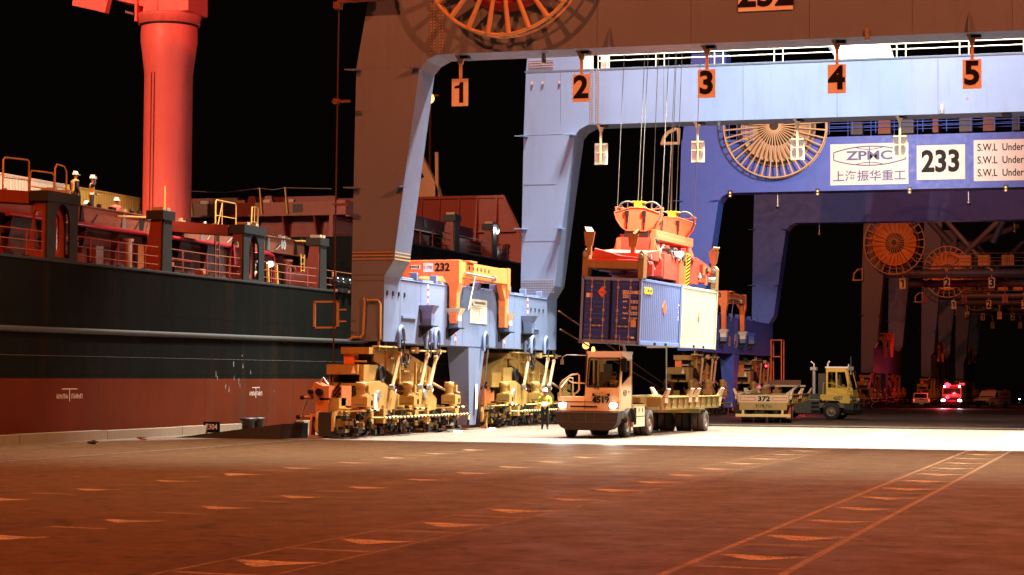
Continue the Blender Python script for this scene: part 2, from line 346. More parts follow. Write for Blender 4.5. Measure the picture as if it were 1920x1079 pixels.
def striped(mb, p, q, r, step, m0, m1, n=6):
    p, q = Vector(p), Vector(q); L = (q-p).length; k = max(1, int(L/step))
    for i in range(k): mb.tube(p+(q-p)*i/k, p+(q-p)*(i+1)/k, r, n, m0 if i % 2 == 0 else m1)
_bogie = {}
def bogie(parent, loc, detail=True, end='bumper'):
    """Rail bogie set, centre on the rail; local x points to land, y along the rail."""
    Y_, O_, D_, B_, S_ = 0, 1, 2, 3, 4
    mats = [M['yellow'], M['orange'], M['dark'], M['black'], M['steel']]
    if detail in _bogie: root = copy_tree(_bogie[detail], parent, loc)
    else: root = _bogie[detail] = bogie_body(parent, loc, detail, mats, Y_, O_, D_, B_, S_)
    b = MB()
    if end == 'bumper':
        b.prism([(-.85, 1.5), (-.85, 1.72), (-.62, 2.08), (-.3, 1.95), (-.05, 1.95), (-.05, 1.5)], 'xz', -5.6, -4.9, O_)
        b.bx(-.6, -.08, -5.55, -4.9, .95, 1.42, O_); b.bx(.0, .3, -5.2, -4.2, 1.2, 1.95, O_); b.bx(-.55, -.1, -5.3, -5.0, 1.4, 1.52, D_)
        for i in range(4): b.box((.14, -5.22, 1.35+.19*i), (.42, .03, .08), B_, Matrix.Rotation(-.9, 3, 'Y'))
        for x in (-.78, -.02): b.prism([(-5.75, .02), (-5.6, .92), (-5.3, .92), (-5.3, .02)], 'yz', x, x+.09, O_)
        b.bx(-.69, -.02, -5.74, -5.62, .03, .13, O_); b.bx(-.69, -.02, -5.62, -5.5, .8, .92, O_); b.cyl((-.36, -5.2, .47), .4, .14, 'x', 18, 5); b.cyl((-.36, -5.2, .47), .3, .2, 'x', 18, D_)
        b.ring((-.34, -5.45, .47), .3, .07, 'y', 24, 6, O_); b.cyl((-.34, -5.42, .47), .2, .1, 'y', 16, 5); b.prism([(.07, .75), (.07, .98), (.55, .8), (.62, 1.35), (.85, 1.35), (.85, .72)], 'xz', -5.0, -4.85, O_)
        for zz, l in ((1.5, .35), (.78, .5)): b.tube((-.8, -5.3, zz), (-.8-l, -5.3, zz), .06, 8, O_); b.tube((-.8-l, -5.3, zz), (-.95-l, -5.3, zz), .075, 8, B_)
        b.path([(-1.0, -5.4, 1.4), (-1.15, -5.4, 1.0), (-1.25, -5.4, .5), (-1.4, -5.4, .2)], .03, 5, S_); b.path([(-.6, -5.3, 2.0), (-.4, -5.3, 2.25), (-.2, -5.3, 2.0)], .04, 6, S_)
        for x, r_ in ((-.4, .14), (-.75, .09)): b.cyl((x, -5.68, 1.72), r_, .16, 'y', 16, B_)
    else:
        b.bx(-.75, .35, -6.0, -4.9, 1.05, 1.75, O_); b.bx(-.68, .28, -5.95, -4.95, 1.751, 1.76, D_); b.bx(.35, .42, -6.0, -5.9, 1.0, 1.8, O_)
        for x in (-.6, .35): b.prism([(-5.9, .02), (-5.8, 1.05), (-5.65, 1.05), (-5.65, .02)], 'yz', x, x+.1, Y_)
        b.bx(-.6, .45, -5.9, -5.8, .03, .12, O_); b.cyl((-.1, -5.4, .47), .42, .14, 'x', 18, 5); b.prism([(-4.9, 1.75), (-3.4, 2.25), (-3.4, 2.0), (-4.9, 1.5)], 'yz', -.5, .3, Y_); b.prism([(-5.0, 1.85), (-5.0, 2.65), (-2.3, 3.44), (-1.0, 3.44), (-1.0, 1.85)], 'yz', -.95, .4, Y_)
    b.build('rail_guard', [M['yellow'], M['orange_sodium'], M['dark'], M['black'], M['steel'], M['rusty']], root)
    return root
def bogie_body(parent, loc, detail, mats, Y_, O_, D_, B_, S_):
    b = MB()
    # main equaliser plates with deep recesses at the seaward end
    poly = [(-2.4, 3.4), (1.5, 3.42), (1.8, 3.18), (4.3, 2.68), (4.5, 2.5), (4.5, 1.35), (4.15, 1.35), (3.95, 1.95), (.9, 1.95), (-.6, 2.5), (-2.4, 2.9)]
    for x0, x1 in ((-.55, -.45), (.42, .52)): b.prism(poly, 'yz', x0, x1, Y_)
    b.bx(-.45, .42, -2.3, 4.3, 2.55, 2.65, D_); b.bx(-.58, .57, -3.1, -1.9, 3.17, 3.43, Y_); b.bx(-.5, -.08, -3.0, -2.4, 2.78, 3.17, O_); b.bx(-.08, .45, -2.5, -2.4, 2.78, 3.17, D_)
    b.bx(-.5, .5, -.9, .7, 3.42, 3.64, D_); b.tube((-.08, -2.9, 2.88), (.4, -2.9, 2.88), .05, 8, S_)
    b.bx(-.92, .34, -3.7, -2.0, 2.38, 2.76, Y_); b.bx(.34, .52, -3.5, -2.0, 1.95, 2.76, Y_); b.bx(-.85, -.72, -3.6, -2.0, 1.9, 2.38, Y_); b.bx(-.72, .3, -2.9, -2.8, 1.9, 2.38, D_)
    b.prism([(-3.6, 2.0), (-3.6, 2.4), (-2.5, 2.4), (-1.4, 1.7), (-1.4, 1.2), (-2.5, 1.2)], 'yz', -.8, -.7, Y_)
    for v, z0 in ((-1.2, 2.6), (.3, 2.0), (2.2, 2.0), (3.4, 2.0)): b.bx(.52, .60, v-.05, v+.05, z0, 3.35 if v < 1 else 2.9, Y_)
    for v, zz in ((-.6, 3.0), (.9, 2.5), (2.8, 2.45), (2.8, 2.1)): b.bx(.52, .68, v-.35, v+.35, zz, zz+.06, Y_)
    # lower equalisers
    b.prism([(-4.0, 2.05), (-2.0, 2.15), (-.6, 1.75), (.7, 1.4), (.6, .95), (-1.4, .9), (-3.6, 1.2)], 'yz', .56, .68, Y_); b.prism([(-4.0, 2.05), (-2.0, 2.15), (.7, 1.4), (.6, .95), (-3.6, 1.2)], 'yz', -.6, -.5, Y_); b.bx(-.5, .56, -3.8, -1.8, 1.95, 2.05, Y_)
    b.prism([(.9, 1.85), (2.4, 1.9), (3.6, 1.75), (4.6, 1.4), (4.5, .95), (2.0, .9), (1.2, 1.1)], 'yz', .54, .66, Y_); b.bx(-.5, .54, 1.2, 3.8, 1.7, 1.78, Y_)
    for v in (-2.4, 2.9): b.cyl((.66, v, 1.6), .18, .22, 'x', 14, S_)
    b.cyl((.55, -1.9, 2.4), .3, .16, 'x', 16, D_); b.ring((.64, -1.9, 2.4), .3, .05, 'x', 20, 6, B_)
    for k, v in enumerate((-5.1, 0, 5.1)):
        lo = -1.0 if k == 0 else -2.1
        for x0, x1 in ((-.36, -.26), (.26, .36)):
            b.prism([(v+lo, .28), (v+lo, .75), (v-.9, 1.0), (v+1.3, 1.0), (v+2.0, .75), (v+2.0, .28), (v+1.6, .28), (v+1.4, .5), (v+.8, .5), (v+.6, .2), (v-.5, .2), (v-.7, .4), (v-.9, .4)], 'yz', x0, x1, Y_)
        b.bx(-.24, .24, v+lo, v+2.55, .1, .98, D_); b.bx(-.3, .75, v-.3, v+.3, .98, 1.12, Y_); b.bx(-.3, .3, v-.35, v+.35, 1.0, 1.5, Y_)
        for e in ((1.75,) if k == 0 else (-1.85, 1.75)): b.bx(.42, .8, v+e-.22, v+e+.22, .5, 1.05, Y_); b.cyl((.62, v+e, 1.12), .16, .16, 'z', 12, Y_)
        for j in range(52):
            yy = v+random.uniform(lo, 2.1); zz = random.uniform(.1, .95)
            b.box((random.uniform(.38, .95), yy, zz), (random.uniform(.05, .3), random.uniform(.05, .32), random.uniform(.04, .26)), random.choice((D_, D_, D_, D_, Y_, B_)))
        for j in range(6):
            yy = v+lo+.2+.55*j; b.path([(.5, yy, 1.0), (.85, yy+.1, .75), (.75, yy+.35, .45)], .02, 5, D_)
    root = b.build('bogie', mats, parent, loc=loc)
    w = MB(); w.lathe([(.0, -.09), (.3, -.09), (.33, -.07), (.40, -.07), (.40, .05), (.45, .06), (.45, .09), (.34, .1), (.28, .04), (.16, .04), (.14, .2), (0, .2)], (0, 0, 0), 'x', 24)
    wm = None
    for v, es in ((-5.1, (1.1,)), (0, (-1.2, 1.1)), (5.1, (-1.2, 1.1))):
        for e in es:
            if wm is None: wm = w.build('wheel', M['rusty'], root, loc=(.38, v+e, .45))
            else:
                o = wm.copy(); COL.objects.link(o); o.parent = root; o.location = (.38, v+e, .45)
    gb = MB(); gb.bx(.8, 1.42, -.34, .34, 1.18, 1.54); gb.bx(1.42, 1.432, .05, .22, 1.24, 1.42, 1); gb.bx(.83, 1.38, -.3, .3, 1.54, 1.57); gb.bx(.9, 1.3, -.345, -.34, 1.25, 1.27, 1)
    mo = MB(); mo.lathe([(0, 1.57), (.2, 1.57), (.2, 1.62), (.155, 1.64)]+[q for i in range(4) for q in ((.18, 1.66+.05*i), (.155, 1.685+.05*i))]+[(.19, 1.87), (.2, 1.89), (.2, 2.06), (.17, 2.1), (0, 2.1)], (1.05, -.05, 0), 'z', 20)
    mo.bx(1.15, 1.32, .05, .24, 1.7, 1.98); mo.path([(1.25, .15, 1.7), (1.4, .25, 1.66), (1.38, .33, 1.58)], .025, 5)
    gearbox = motor = None
    for i, v in enumerate((-5.1, 0, 5.1)):
        if i == 0:
            gearbox = gb.build('gearbox', [M['yellow'], M['black']], root, .012, (0, v, 0)); motor = mo.build('motor', M['yellow'], root, 0, (0, v, 0))
        else:
            for o_ in (gearbox, motor):
                o = o_.copy(); COL.objects.link(o); o.parent = root; o.location = (0, v, 0)
    for z0, x_, st in ((1.04, 1.3, .3), (.74, 1.42, .2)):
        r_ = MB()
        if st > .25:
            for v in (-5.1, 0, 5.1):
                striped(r_, (x_, v-.5, z0), (x_, v+1.5, z0), .045, st, 0, 1)
                for e in (-.4, 1.4): r_.tube((x_, v+e, z0), (.6, v+e, z0-.05), .035, 6, 0)
        else:
            striped(r_, (x_, -3.6, z0), (x_, 6.6, z0), .05, st, 0, 1)
            for e in (-3.5, -1, 2.6, 5.4): r_.tube((x_, e, z0), (.5, e, z0), .035, 6, 0)
            striped(r_, (x_, 6.6, z0), (x_, 6.5, .25), .05, .2, 0, 1)
        r_.build('hand_rail', [M['cream_yellow'], M['black']], root)
    for v, dz in ((-1.1, 0), (2.2, 0), (3.3, -.1)):
        c_ = MB(); c_.tube((.8, v+.75, 3.2+dz), (.8, v, 1.95), .075, 10); c_.tube((.8, v+.77, 3.25+dz), (.8, v+.95, 3.7), .045, 8, 1); c_.cyl((.8, v-.05, 1.9), .11, .18, 'x', 10, 2)
        c_.path([(.8, v, 1.9), (.83, v+.2, 1.68), (.8, v+.4, 1.8)], .025, 5, 2); c_.cyl((.8, v+.75, 3.2+dz), .1, .14, 'x', 10)
        c_.build('hydraulic_ram', [M['ram'], M['dark'], M['steel']], root)
    f = MB()
    for v in (-2.3, -1.6, 4.4): f.bx(.62, .69, v, v+.09, 3.3, 4.1, 0)
    f.bx(.5, .8, -2.6, -.2, 3.44, 3.5, 1); f.tube((.75, 1.2, 3.35), (.75, 5.4, 3.38), .045, 6, 1); f.bx(.6, .85, 1.5, 1.8, 3.25, 3.5, 0); f.bx(.6, .85, 4.3, 4.6, 3.25, 3.45, 0); f.tube((.75, 3.7, 2.05), (.75, 5.4, 1.75), .06, 8, 0)
    f.path([(.6, .25, 3.6), (.62, .3, 2.95), (.62, .45, 2.8), (.62, .7, 2.85), (.62, .75, 3.1)], .04, 8, 2); f.path([(.65, .5, 3.5), (.7, .6, 2.95), (.7, .9, 2.8), (.7, 1.2, 3.2)], .035, 6, 3); f.ring((.62, .95, 2.95), .28, .035, 'x', 20, 5, 3)
    f.build('service_frame', [M['ram'], M['cream_yellow'], M['crane'], M['dark']], root)
    q = MB(); q.bx(.68, .73, -2.9, -2.55, 1.05, 1.65, 0); q.prism([(.08, 2.42), (.18, 2.72), (.28, 2.42)], 'xz', -3.71, -3.705, 0); q.build('warning_plate', [M['white']], root)
    return root
M['cream_yellow'] = paint('cream_yellow_rail_paint', (0.66, 0.52, 0.2), 0.5, 0.4, 0.1, 0.3); M['ram'] = paint('pinkish_ram_paint', (0.46, 0.29, 0.13), 0.45, 0.3, 0.08, 0.3)

def make_crane(name, label, Y0, span, paintm, group, ztop=30.0, X0=-29.3, far_top=17.45, tube_beam=False, dz=0.0, zb=0.0):
    root = thing(name, label, 'crane', (X0, Y0, 0), 0, group)
    D = 1.8
    for y, zt in ((0, ztop), (span, far_top)):
        P = [(0, 3.67), (.02, 6.8), (.12, 14.3)]
        if zt >= 20: P += [(.6, 17), (1.0, zt), (29.2, zt)]  # unseen upper crossbeam, height added to block the floods spilling forward
        else: P += [(.22, zt), (.3, 18.4), (.9, 24), (3.2, 24), (3.0, zt+.02), (27.2, zt+.02), (27.0, 24), (29.3, 24)]
        if tube_beam:
            P = [(0, 3.67), (.02, 6.8), (.1, 14.3), (.5, 24), (2.9, 24), (2.5, 14.2), (1.75, 6.8), (1.37, 6.2), (1.35, 3.67)]
            b = MB(); b.prism(P, 'xz', y, y+D); b.prism([(30-u_, w) for u_, w in P], 'xz', y, y+D)
            b.tube((2.4, y+.9, 13.9), (27.7, y+.9, 13.9), .42, 16); b.bx(2.3, 27.6, y+.3, y+1.6, 14.55, 14.65)
        else:
            P += [(29.85, 14.3), (30, 6.8), (30, 3.67), (28.65, 3.67), (28.63, 6.2), (28.25, 6.8), (27.28, 14.17), (27.0, 14.5), (26.58, 14.71), (3.42, 14.71), (3.0, 14.5), (2.72, 14.17), (1.75, 6.8), (1.37, 6.2), (1.35, 3.67)]
            b = MB(); b.prism(P, 'xz', y, y+D)
            # weld seams, fins and lifting lugs
            for x0 in (0.1,):
                b.bx(x0+.05, 2.7, y-.006, y-.001, 14.28, 14.30, 0)
        for zz in (14.2, 9.6):
            for x_, s_ in ((.05, -1), (2.55 if zz > 12 else 1.98, -1)):
                b.prism([(x_-.3, y-.34), (x_+.12, y-.34), (x_+.3, y), (x_-.05, y)], 'xy', zz, zz+.04)
        b.v = [(x, y, z+(dz if z < 8 else zb if z > 14 else 0)) for x, y, z in b.v]; b.build('portal_frame', paintm, root, 0.03)
    for x0, x1 in ((28.63, 29.97), (.03, 1.37)):
        s = MB(); s.bx(x0, x1, D, span, 3.62, 6.12); s.bx(x0-.02, x1+.03, D, span, 6.12, 6.16)
        x0 = .35 if x0 < 5 else 28.9; m_ = D+(span-D)*.47
        vs = [(x0, m_-1.1, 3.62), (x0+1.0, m_-1.1, 3.62), (x0+1.0, m_+1.2, 3.62), (x0, m_+1.2, 3.62), (x0+.15, m_-.5, .2), (x0+.85, m_-.5, .2), (x0+.85, m_+.4, .2), (x0+.15, m_+.4, .2)]
        s.add(vs, [(0, 1, 2, 3), (4, 7, 6, 5), (0, 4, 5, 1), (1, 5, 6, 2), (2, 6, 7, 3), (3, 7, 4, 0)])
        
        if x0 > 5: s.v = [(x, y, z+dz) for x, y, z in s.v]; s.build('sill_beam', paintm, root, 0.02)
    for yy in (2.2, 4.6, 7.0, 10.5, 12.8, 15.0, 17.5, 20.2):
        if yy < span-2: s.bx(.3, 1.3, yy, yy+1.5, 6.16, 6.26); s.bx(1.1, 1.4, yy+1.4, yy+1.6, 6.16, 6.5)
    s.prism([(8.0, 6.12), (8.0, 6.5), (8.3, 6.75), (8.55, 6.5), (8.4, 5.6)], 'yz', 1.38, 1.46)
    s.v = [(x, y, z+(dz if z > 1 else 0)) for x, y, z in s.v]; s.build('sill_beam', paintm, root, 0.02)
    return root
def bolts(mb, xs, ys, zs, d, m=0):
    for x in xs:
        for y in ys:
            for z in zs: mb.bx(x-d/2, x+d/2, y-d/2, y+d/2, z-d/2, z+d/2, m)
def fr(a, b, n): return [a+(b-a)*i/(n-1) for i in range(n)]
def walkway(parent, x0, x1, y, z, step, mat, h=1.0, pair=.42, r=.03):
    b = MB()
    for zz in (h, h*.62, h*.36): b.tube((x0, y, z+zz), (x1, y, z+zz), r*.8, 6)
    x = x0
    while x < x1:
        for p in ((0, pair) if pair else (0,)): b.tube((x+p, y, z), (x+p, y, z+h), r, 6)
        x += step
    return b.build('railing', mat, parent)
M['rod'] = paint('dark_rusty_rod', (.055, .018, .012), .7, .4, .2, .3); M['crane_dark'] = plain('weld_seam_paint', (.07, .085, .12), .6)
# ------------------------------------------------ the nearest crane
c232 = make_crane('gantry_crane', 'nearest pale blue gantry crane with 232 on its crossbeam and big reel on top', 74.3, 22.7, M['crane'], 'gantry cranes over the quay')
M['bolt'] = paint('ochre_bolts', (0.45, 0.30, 0.12), 0.5, .3, .1, .2)
b = MB()
bolts(b, fr(.06, 1.7, 26), [-.01], [6.85, 6.98, 7.11], .05); bolts(b, [3.2, 3.33, 3.55, 3.68], [-.01], fr(14.78, 19.2, 38), .055)
for zz in (6.85, 6.98, 7.11): bolts(b, [1.76+.04*(zz-6.85)], fr(.05, 1.75, 26), [zz], .05)
b.build('splice_bolts', M['bolt'], c232)
b = MB()
bolts(b, fr(.1, 1.7, 20), [22.69], fr(6.5, 7.1, 6), .045); bolts(b, fr(.4, 1.6, 16), [22.69], fr(17.65, 18.0, 4), .045)
bolts(b, [3.55, 3.66, 3.85, 3.96], [22.69], fr(14.8, 17.4, 34), .045)
for xx in (.55, 1.1, 1.95): b.box((xx, 22.68, 16.85), (.1, .06, .14))
b.build('splice_bolts', M['steel'], c232)
reel(c232, (6.35, 0, 18.36), 3.16, 24, 1.0, M['red_drum'], M['reel_spoke'], .25, .3, .62, .065, 1.5)
for i in range(5): lane_sign(c232, i+1, 4.23+4.835*i, .55, 14.71)
for i in range(4): lane_sign(c232, 5-i, 4.03+4.835*i, 22.86, 14.71, True)
b = MB(); b.box((23.4, 23.2, 14.62), (.4, .5, .16)); b.build('sign_bracket', M['dark'], c232)
b = MB()
for zz in (6.22, 6.0): b.bx(.03, 1.36, -.008, -.001, zz, zz+.025)
for xx in (5.2, 9.8, 13.4, 17.8, 21.5, 25): b.bx(xx, xx+.02, -.006, -.001, 14.75, 21.5)
for xx in (2.0, 7.2, 11.1, 15.6, 20.3): b.bx(xx, xx+.02, 22.694, 22.699, 14.75, 17.4)
for zz in (9.0, 11.8): b.bx(.05, 1.8, 22.694, 22.699, zz, zz+.02)
b.bx(.15, 26, 22.692, 22.699, 17.38, 17.46)
for yy in (4.2, 8.0, 9.6, 13.4, 17.2): b.bx(1.3705, 1.375, yy, yy+.02, 3.65, 6.1)
b.build('weld_seams', M['crane_dark'], c232)
b = MB()
for xx in (10.3, 23.5): b.prism([(-.35, 14.72), (0, 14.72), (0, 15.5)], 'yz', xx, xx+.03); b.build('stiffener_fin', M['crane'], c232); b = MB()
for xx, yy, zz in ((19.9, -.04, 14.85), (7.5, .8, 14.62), (20.5, 22.6, 15.0), (9.9, 22.9, 14.6)): b = MB(); b.box((xx, yy, zz), (.14, .14, .3)); b.cyl((xx, yy, zz-.2), .09, .16, 'z', 10); b.build('flood_fitting', M['steel'], c232)
b = MB(); b.bx(15.19, 17.21, -.06, -.01, 15.82, 17.35); o = b.build('number_board', M['white'], c232)
text('232', 1.42, M['black'], o, (16.2, -.07, 16.44), '-y', .03, sx=.98)
walkway(c232, 3.9, 26.5, 22.75, 17.47, 2.9, M['cream'], 1.0)
b = MB(); b.prism([(2.55, 18.6), (3.0, 17.47), (3.6, 17.47), (3.6, 18.6)], 'xz', 22.9, 23.0); b.bx(4.0, 4.4, 22.9, 23.1, 17.47, 19.2); b.build('gusset_plate', M['cream'], c232)
b = MB(); b.tube((17.6, 23.6, 17.47), (16.9, 24.2, 22), .28, 14); b.tube((15.9, 23.6, 17.47), (14.5, 24.2, 19.5), .3, 14)
b.prism([(15.4, 17.47), (15.9, 18.5), (17.9, 18.5), (18.2, 17.47)], 'xz', 23.5, 23.56); b.build('diagonal_brace', M['cream'], c232)
# red and white tapes, guide cups, pipes and the notice on the sill
M['redtape'] = plain('red_tape', (0.5, 0.05, 0.03), .6)
for yy in (5.0, 8.55, 15.6, 19.3):
    b = MB()
    for i in range(16):
        z0 = 3.72+i*.148; b.bx(1.371, 1.378, yy, yy+.16, z0, z0+.146, i % 2)
    b.build('hazard_tape', [M['redtape'], M['white']], c232)
M['cup_blue'] = paint('cup_blue_paint', (0.2, 0.22, 0.42), .5, .3, .05, .3)
def cup(yy, mt):
    b = MB(); h0 = 4.35
    b.prism([(yy-.33, 4.35), (yy+.4, 4.35), (yy+.4, 4.25), (yy-.1, 3.95), (yy-.33, 3.9)], 'yz', 1.372, 1.42, 1); b.bx(1.38, 1.95, yy-.33, yy+.4, 4.33, 4.38, 1)
    b.prism([(1.4, 3.95), (1.9, 4.33), (1.4, 4.33)], 'xz', yy-.03, yy+.03, 1)
    for i in range(4): pass
    x0, x1, y0, y1 = 1.46, 1.86, yy-.17, yy+.23
    def loft(z0, z1, e0, e1, m):
        vs = [(x0-e0, y0-e0, z0), (x1+e0, y0-e0, z0), (x1+e0, y1+e0, z0), (x0-e0, y1+e0, z0), (x0-e1, y0-e1, z1), (x1+e1, y0-e1, z1), (x1+e1, y1+e1, z1), (x0-e1, y1+e1, z1)]
        b.add(vs, [(0, 1, 5, 4), (1, 2, 6, 5), (2, 3, 7, 6), (3, 0, 4, 7)], m)
    loft(4.38, 4.66, 0, 0, 2); loft(4.66, 4.9, 0.01, 0.01, 0); loft(4.9, 5.2, 0.01, .15, 0)
    return b.build('guide_cup', [M[mt], M['dark'], M['crane']], c232)
for yy, mt in ((4.3, 'cup_blue'), (7.7, 'cream'), (15.0, 'cream'), (18.6, 'crane')): cup(yy, mt)
for yy in (1.4, 4.6, 5.7, 12.3, 18.7, 19.7, 22.0):
    b = MB(); b.path([(1.47, yy, 3.45), (1.47, yy, 3.95), (1.47, yy+.08, 4.15), (1.47, yy+.28, 4.28), (1.47, yy+.5, 4.18), (1.47, yy+.6, 3.95), (1.47, yy+.62, 3.75)], .075, 10)
    b.cyl((1.47, yy+.62, 3.74), .11, .05, 'z', 10); b.path([(1.47, yy+.62, 3.7), (1.5, yy+.58, 3.4), (1.5, yy+.45, 3.1)], .03, 6, 1)
    if yy == 12.3: b.path([(1.47, yy+.62, 3.7), (1.5, yy+.2, 2.4), (1.45, yy-.4, 1.2), (1.4, yy-.5, .5)], .04, 6, 1)
    b.build('vent_pipe', [M['crane'], M['dark']], c232)
b = MB(); b.bx(1.372, 1.4, 10.6, 12.95, 4.66, 5.72)
for i in range(10):
    if i < 9: b.bx(1.4, 1.404, 10.8, 12.7-random.uniform(0, .8), 4.8+i*.075, 4.815+i*.075, 1)
b.bx(1.4, 1.404, 11.2, 12.7, 5.52, 5.62, 1); b.prism([(10.75, 5.45), (10.95, 5.62), (10.9, 5.5), (11.05, 5.42)], 'yz', 1.4, 1.405, 2)
b.build('notice_board', [M['cream'], M['steel'], M['black']], c232)
for yy in (.3, .95, 1.6, 2.25, 19.9, 20.6, 21.3, 22.0): b = MB(); b.box((1.38, yy, 5.55), (.05, .11, .17)); b.build('sill_lug', M['dark'], c232)
for q_ in ((1.95, 3.6, 4.62, 4.72), (20.4, 21.3, 4.6, 4.64)): b = MB(); b.bx(1.37, 1.43, *q_); b.build('drip_ledge', M['crane'], c232)
b = MB(); m_ = 1.8+20.9*.47
b.bx(1.32, 1.335, m_-.05, m_+.25, .9, 2.0, 0); b.build('pedestal_notice', M['cream'], c232)
# conduit on the seaward leg and the tie rod with its square guard
b = MB(); b.path([(-.02, -.1, 3.72), (.15, -.1, 3.82), (.45, -.1, 3.82), (.55, -.1, 3.95), (.6, -.1, 5.2), (.55, -.1, 5.35)], .05, 8); b.path([(.7, -.1, 5.26), (1.15, -.1, 5.26), (1.25, -.1, 5.1), (1.25, -.1, 3.75)], .045, 8)
b.build('conduit', M['ochre_pipe'] if 'ochre_pipe' in M else M['bolt'], c232)
b = MB(); b.tube((-.48, -.6, 1.7), (-.36, -.6, 22), .035, 8)
b.build('tie_rod', M['rod'], c232)
b = MB(); b.bx(-.6, .1, -.7, -.5, 12.9, 12.98); b.bx(-.55, -.35, -.72, -.48, 12.85, 13.05); b.build('rod_bracket', M['rusty'], c232)
b = MB(); b.bx(-.55, .1, -.7, -.5, 8.9, 8.98); b.build('rod_bracket', M['rusty'], c232)
b = MB(); b.bx(-.55, -.3, -.8, -.4, 16.55, 16.8); b.bx(-.4, 1.6, -.75, -.55, 16.78, 16.92); b.bx(.2, 1.5, -.9, -.4, 16.92, 17.3); b.build('rod_bracket', M['rusty'], c232)
b = MB()
for z0 in (4.15, 5.15): b.bx(-1.35, -.3, -.55, -.47, z0, z0+.07)
for x_ in (-1.35, -.38): b.bx(x_, x_+.08, -.55, -.47, 4.15, 5.2)
for z0 in (4.4, 4.85): b.bx(-.3, .01, -.53, -.49, z0, z0+.05)
b.build('rod_guard', M['bolt'], c232)
bogie(c232, (.5, 2.3, 0)); bogie(c232, (.5, 20.2, 0), True, 'trough')
for yy in (2.3, 20.2): copy_tree(_bogie[True], c232, (29.1, yy, 0))
# ------------------------------------------------ orange frame parked in the cups
def overframe(name, label, loc, num, extra, group):
    t = thing(name, label, 'lifting frame', loc, 0, group)
    b = MB(); L, Wd = 7.35, 2.55
    def goal(y0):
        P = [(-Wd, -.9), (-Wd, .78), (0, .78), (0, -.2), (-.1, -.6), (-.12, -1.9), (-.42, -1.9), (-.45, -.35), (-.75, .12), (-1.9, .12), (-2.1, -.2), (-2.12, -1.9), (-2.45, -1.9)]
        b.prism(P, 'xz', y0, y0+.42)
    goal(0); goal(L-.42)
    b.bx(-.42, -.02, .42, L-.42, .05, .72); b.bx(-Wd+.02, -Wd+.4, .42, L-.42, .05, .72)
    b.prism([(.42, .05), (1.1, .05), (.42, -.7)], 'yz', -.35, -.1); b.prism([(L-.42, .05), (L-1.1, .05), (L-.42, -.7)], 'yz', -.35, -.1)
    b.bx(-.5, .15, 1.0, 2.0, .72, .8)
    o = b.build('frame', M['orange'], t, .015)
    c = MB(); c.tube((.06, .6, .25), (.06, 4.6, .2), .05, 8); c.tube((.06, 2.0, .2), (.02, 1.2, -1.3), .03, 6); c.cyl((.06, 4.6, .2), .14, .12, 'y', 10); c.build('linkage_rod', M['steel'], t)
    h = MB()
    for i in range(6): h.cyl((-.019, 1.4+.55*i, .5), .09, .012, 'x', 12)
    h.build('lightening_hole', M['black'], t)
    text(num, .46, M['black'], t, (-.75, -.008, .46), '-y', .03, sx=.95)
    if extra:
        for q_ in ((-1.6, -1.17, .27, .66), (-2.15, -1.75, .4, .58)):
            p = MB(); p.bx(q_[0], q_[1], -.015, -.001, q_[2], q_[3]); p.build('name_plate', M['white'], t)
        text('S-790', .17, M['steel'], t, (-1.385, -.02, .47), '-y', .0); text('HWS', .13, M['black'], t, (-2.02, -.02, .49), '-y', .02); text('3', .17, M['black'], t, (-1.82, -.02, .49), '-y', .04)
    return t
OVG = 'orange lifting frames standing in the crane sill cups'
overframe('lifting_frame', 'orange lifting frame marked 232 standing over the pale blue sill beam', (-27.38, 81.75, 6.45), '232', True, OVG)
# ------------------------------------------------ second crane, saturated blue
c233 = make_crane('gantry_crane', 'saturated blue gantry crane carrying the 233 board behind the hanging containers', 133.0, 27.0, M['crane_blue'], 'gantry cranes over the quay', ztop=18.2, far_top=18.0, dz=.45, zb=-.2)
reel(c233, (6.6, 0, 18.72), 3.35, 40, .9, M['reel_tan'], M['reel_spoke'], .3, .36, .70, .05)
M['logo_blue'] = plain('logo_blue', (0.05, 0.07, 0.25), .5)
def stroke(mb, pts, y, w, m=0):
    for (a, b_), (c, d) in zip(pts[:-1], pts[1:]): mb.beam((a, y, b_), (c, y, d), .012, w, m, (0, 1, 0)) if False else mb.path([(a, y, b_), (c, y, d)], w/2, 6, m)
b = MB(); b.bx(10.1, 15.1, -.07, -.01, 14.85, 17.52); o = b.build('maker_board', M['white'], c233)
b = MB(); cx, cz = 12.62, 16.72
def arc(h0, h1, w): return [(cx+w*t, cz+h0+(h1-h0)*(1-t*t)) for t in [i/10 for i in range(-10, 11)]]
for s_ in (1, -1):
    stroke(b, [(p, cz+s_*(q-cz)) for p, q in arc(.25, .62, 2.3)], -.075, .07); stroke(b, [(p, cz+s_*(q-cz)) for p, q in arc(.55, .42, .85)], -.075, .05)
    stroke(b, [(cx+s_*2.3, cz-.25), (cx+s_*2.3, cz+.25)], -.075, .07); stroke(b, [(cx, cz+s_*.62), (cx, cz+s_*.28)], -.075, .05)
b.build('emblem', M['logo_blue'], o)
text('ZPMC', .80, M['logo_blue'], o, (12.62, -.078, 16.72), '-y', .028, sx=1.4)
text('上海振华重工', .74, M['logo_blue'], o, (12.6, -.078, 15.38), '-y', .015, sx=1.06)
b = MB(); b.bx(15.63, 18.67, -.07, -.01, 15.08, 17.3); o = b.build('number_board', M['white'], c233)
text('233', 1.9, M['black'], o, (17.15, -.078, 16.2), '-y', .035, sx=.86)
b = MB(); b.bx(19.2, 25.6, -.07, -.01, 14.93, 17.55); o = b.build('load_board', M['white'], c233)
for i, zz in enumerate((17.05, 16.24, 15.43)): text('S.W.L  Under', .66, M['black'], o, (19.42, -.078, zz), '-y', .012, 'LEFT', .78)
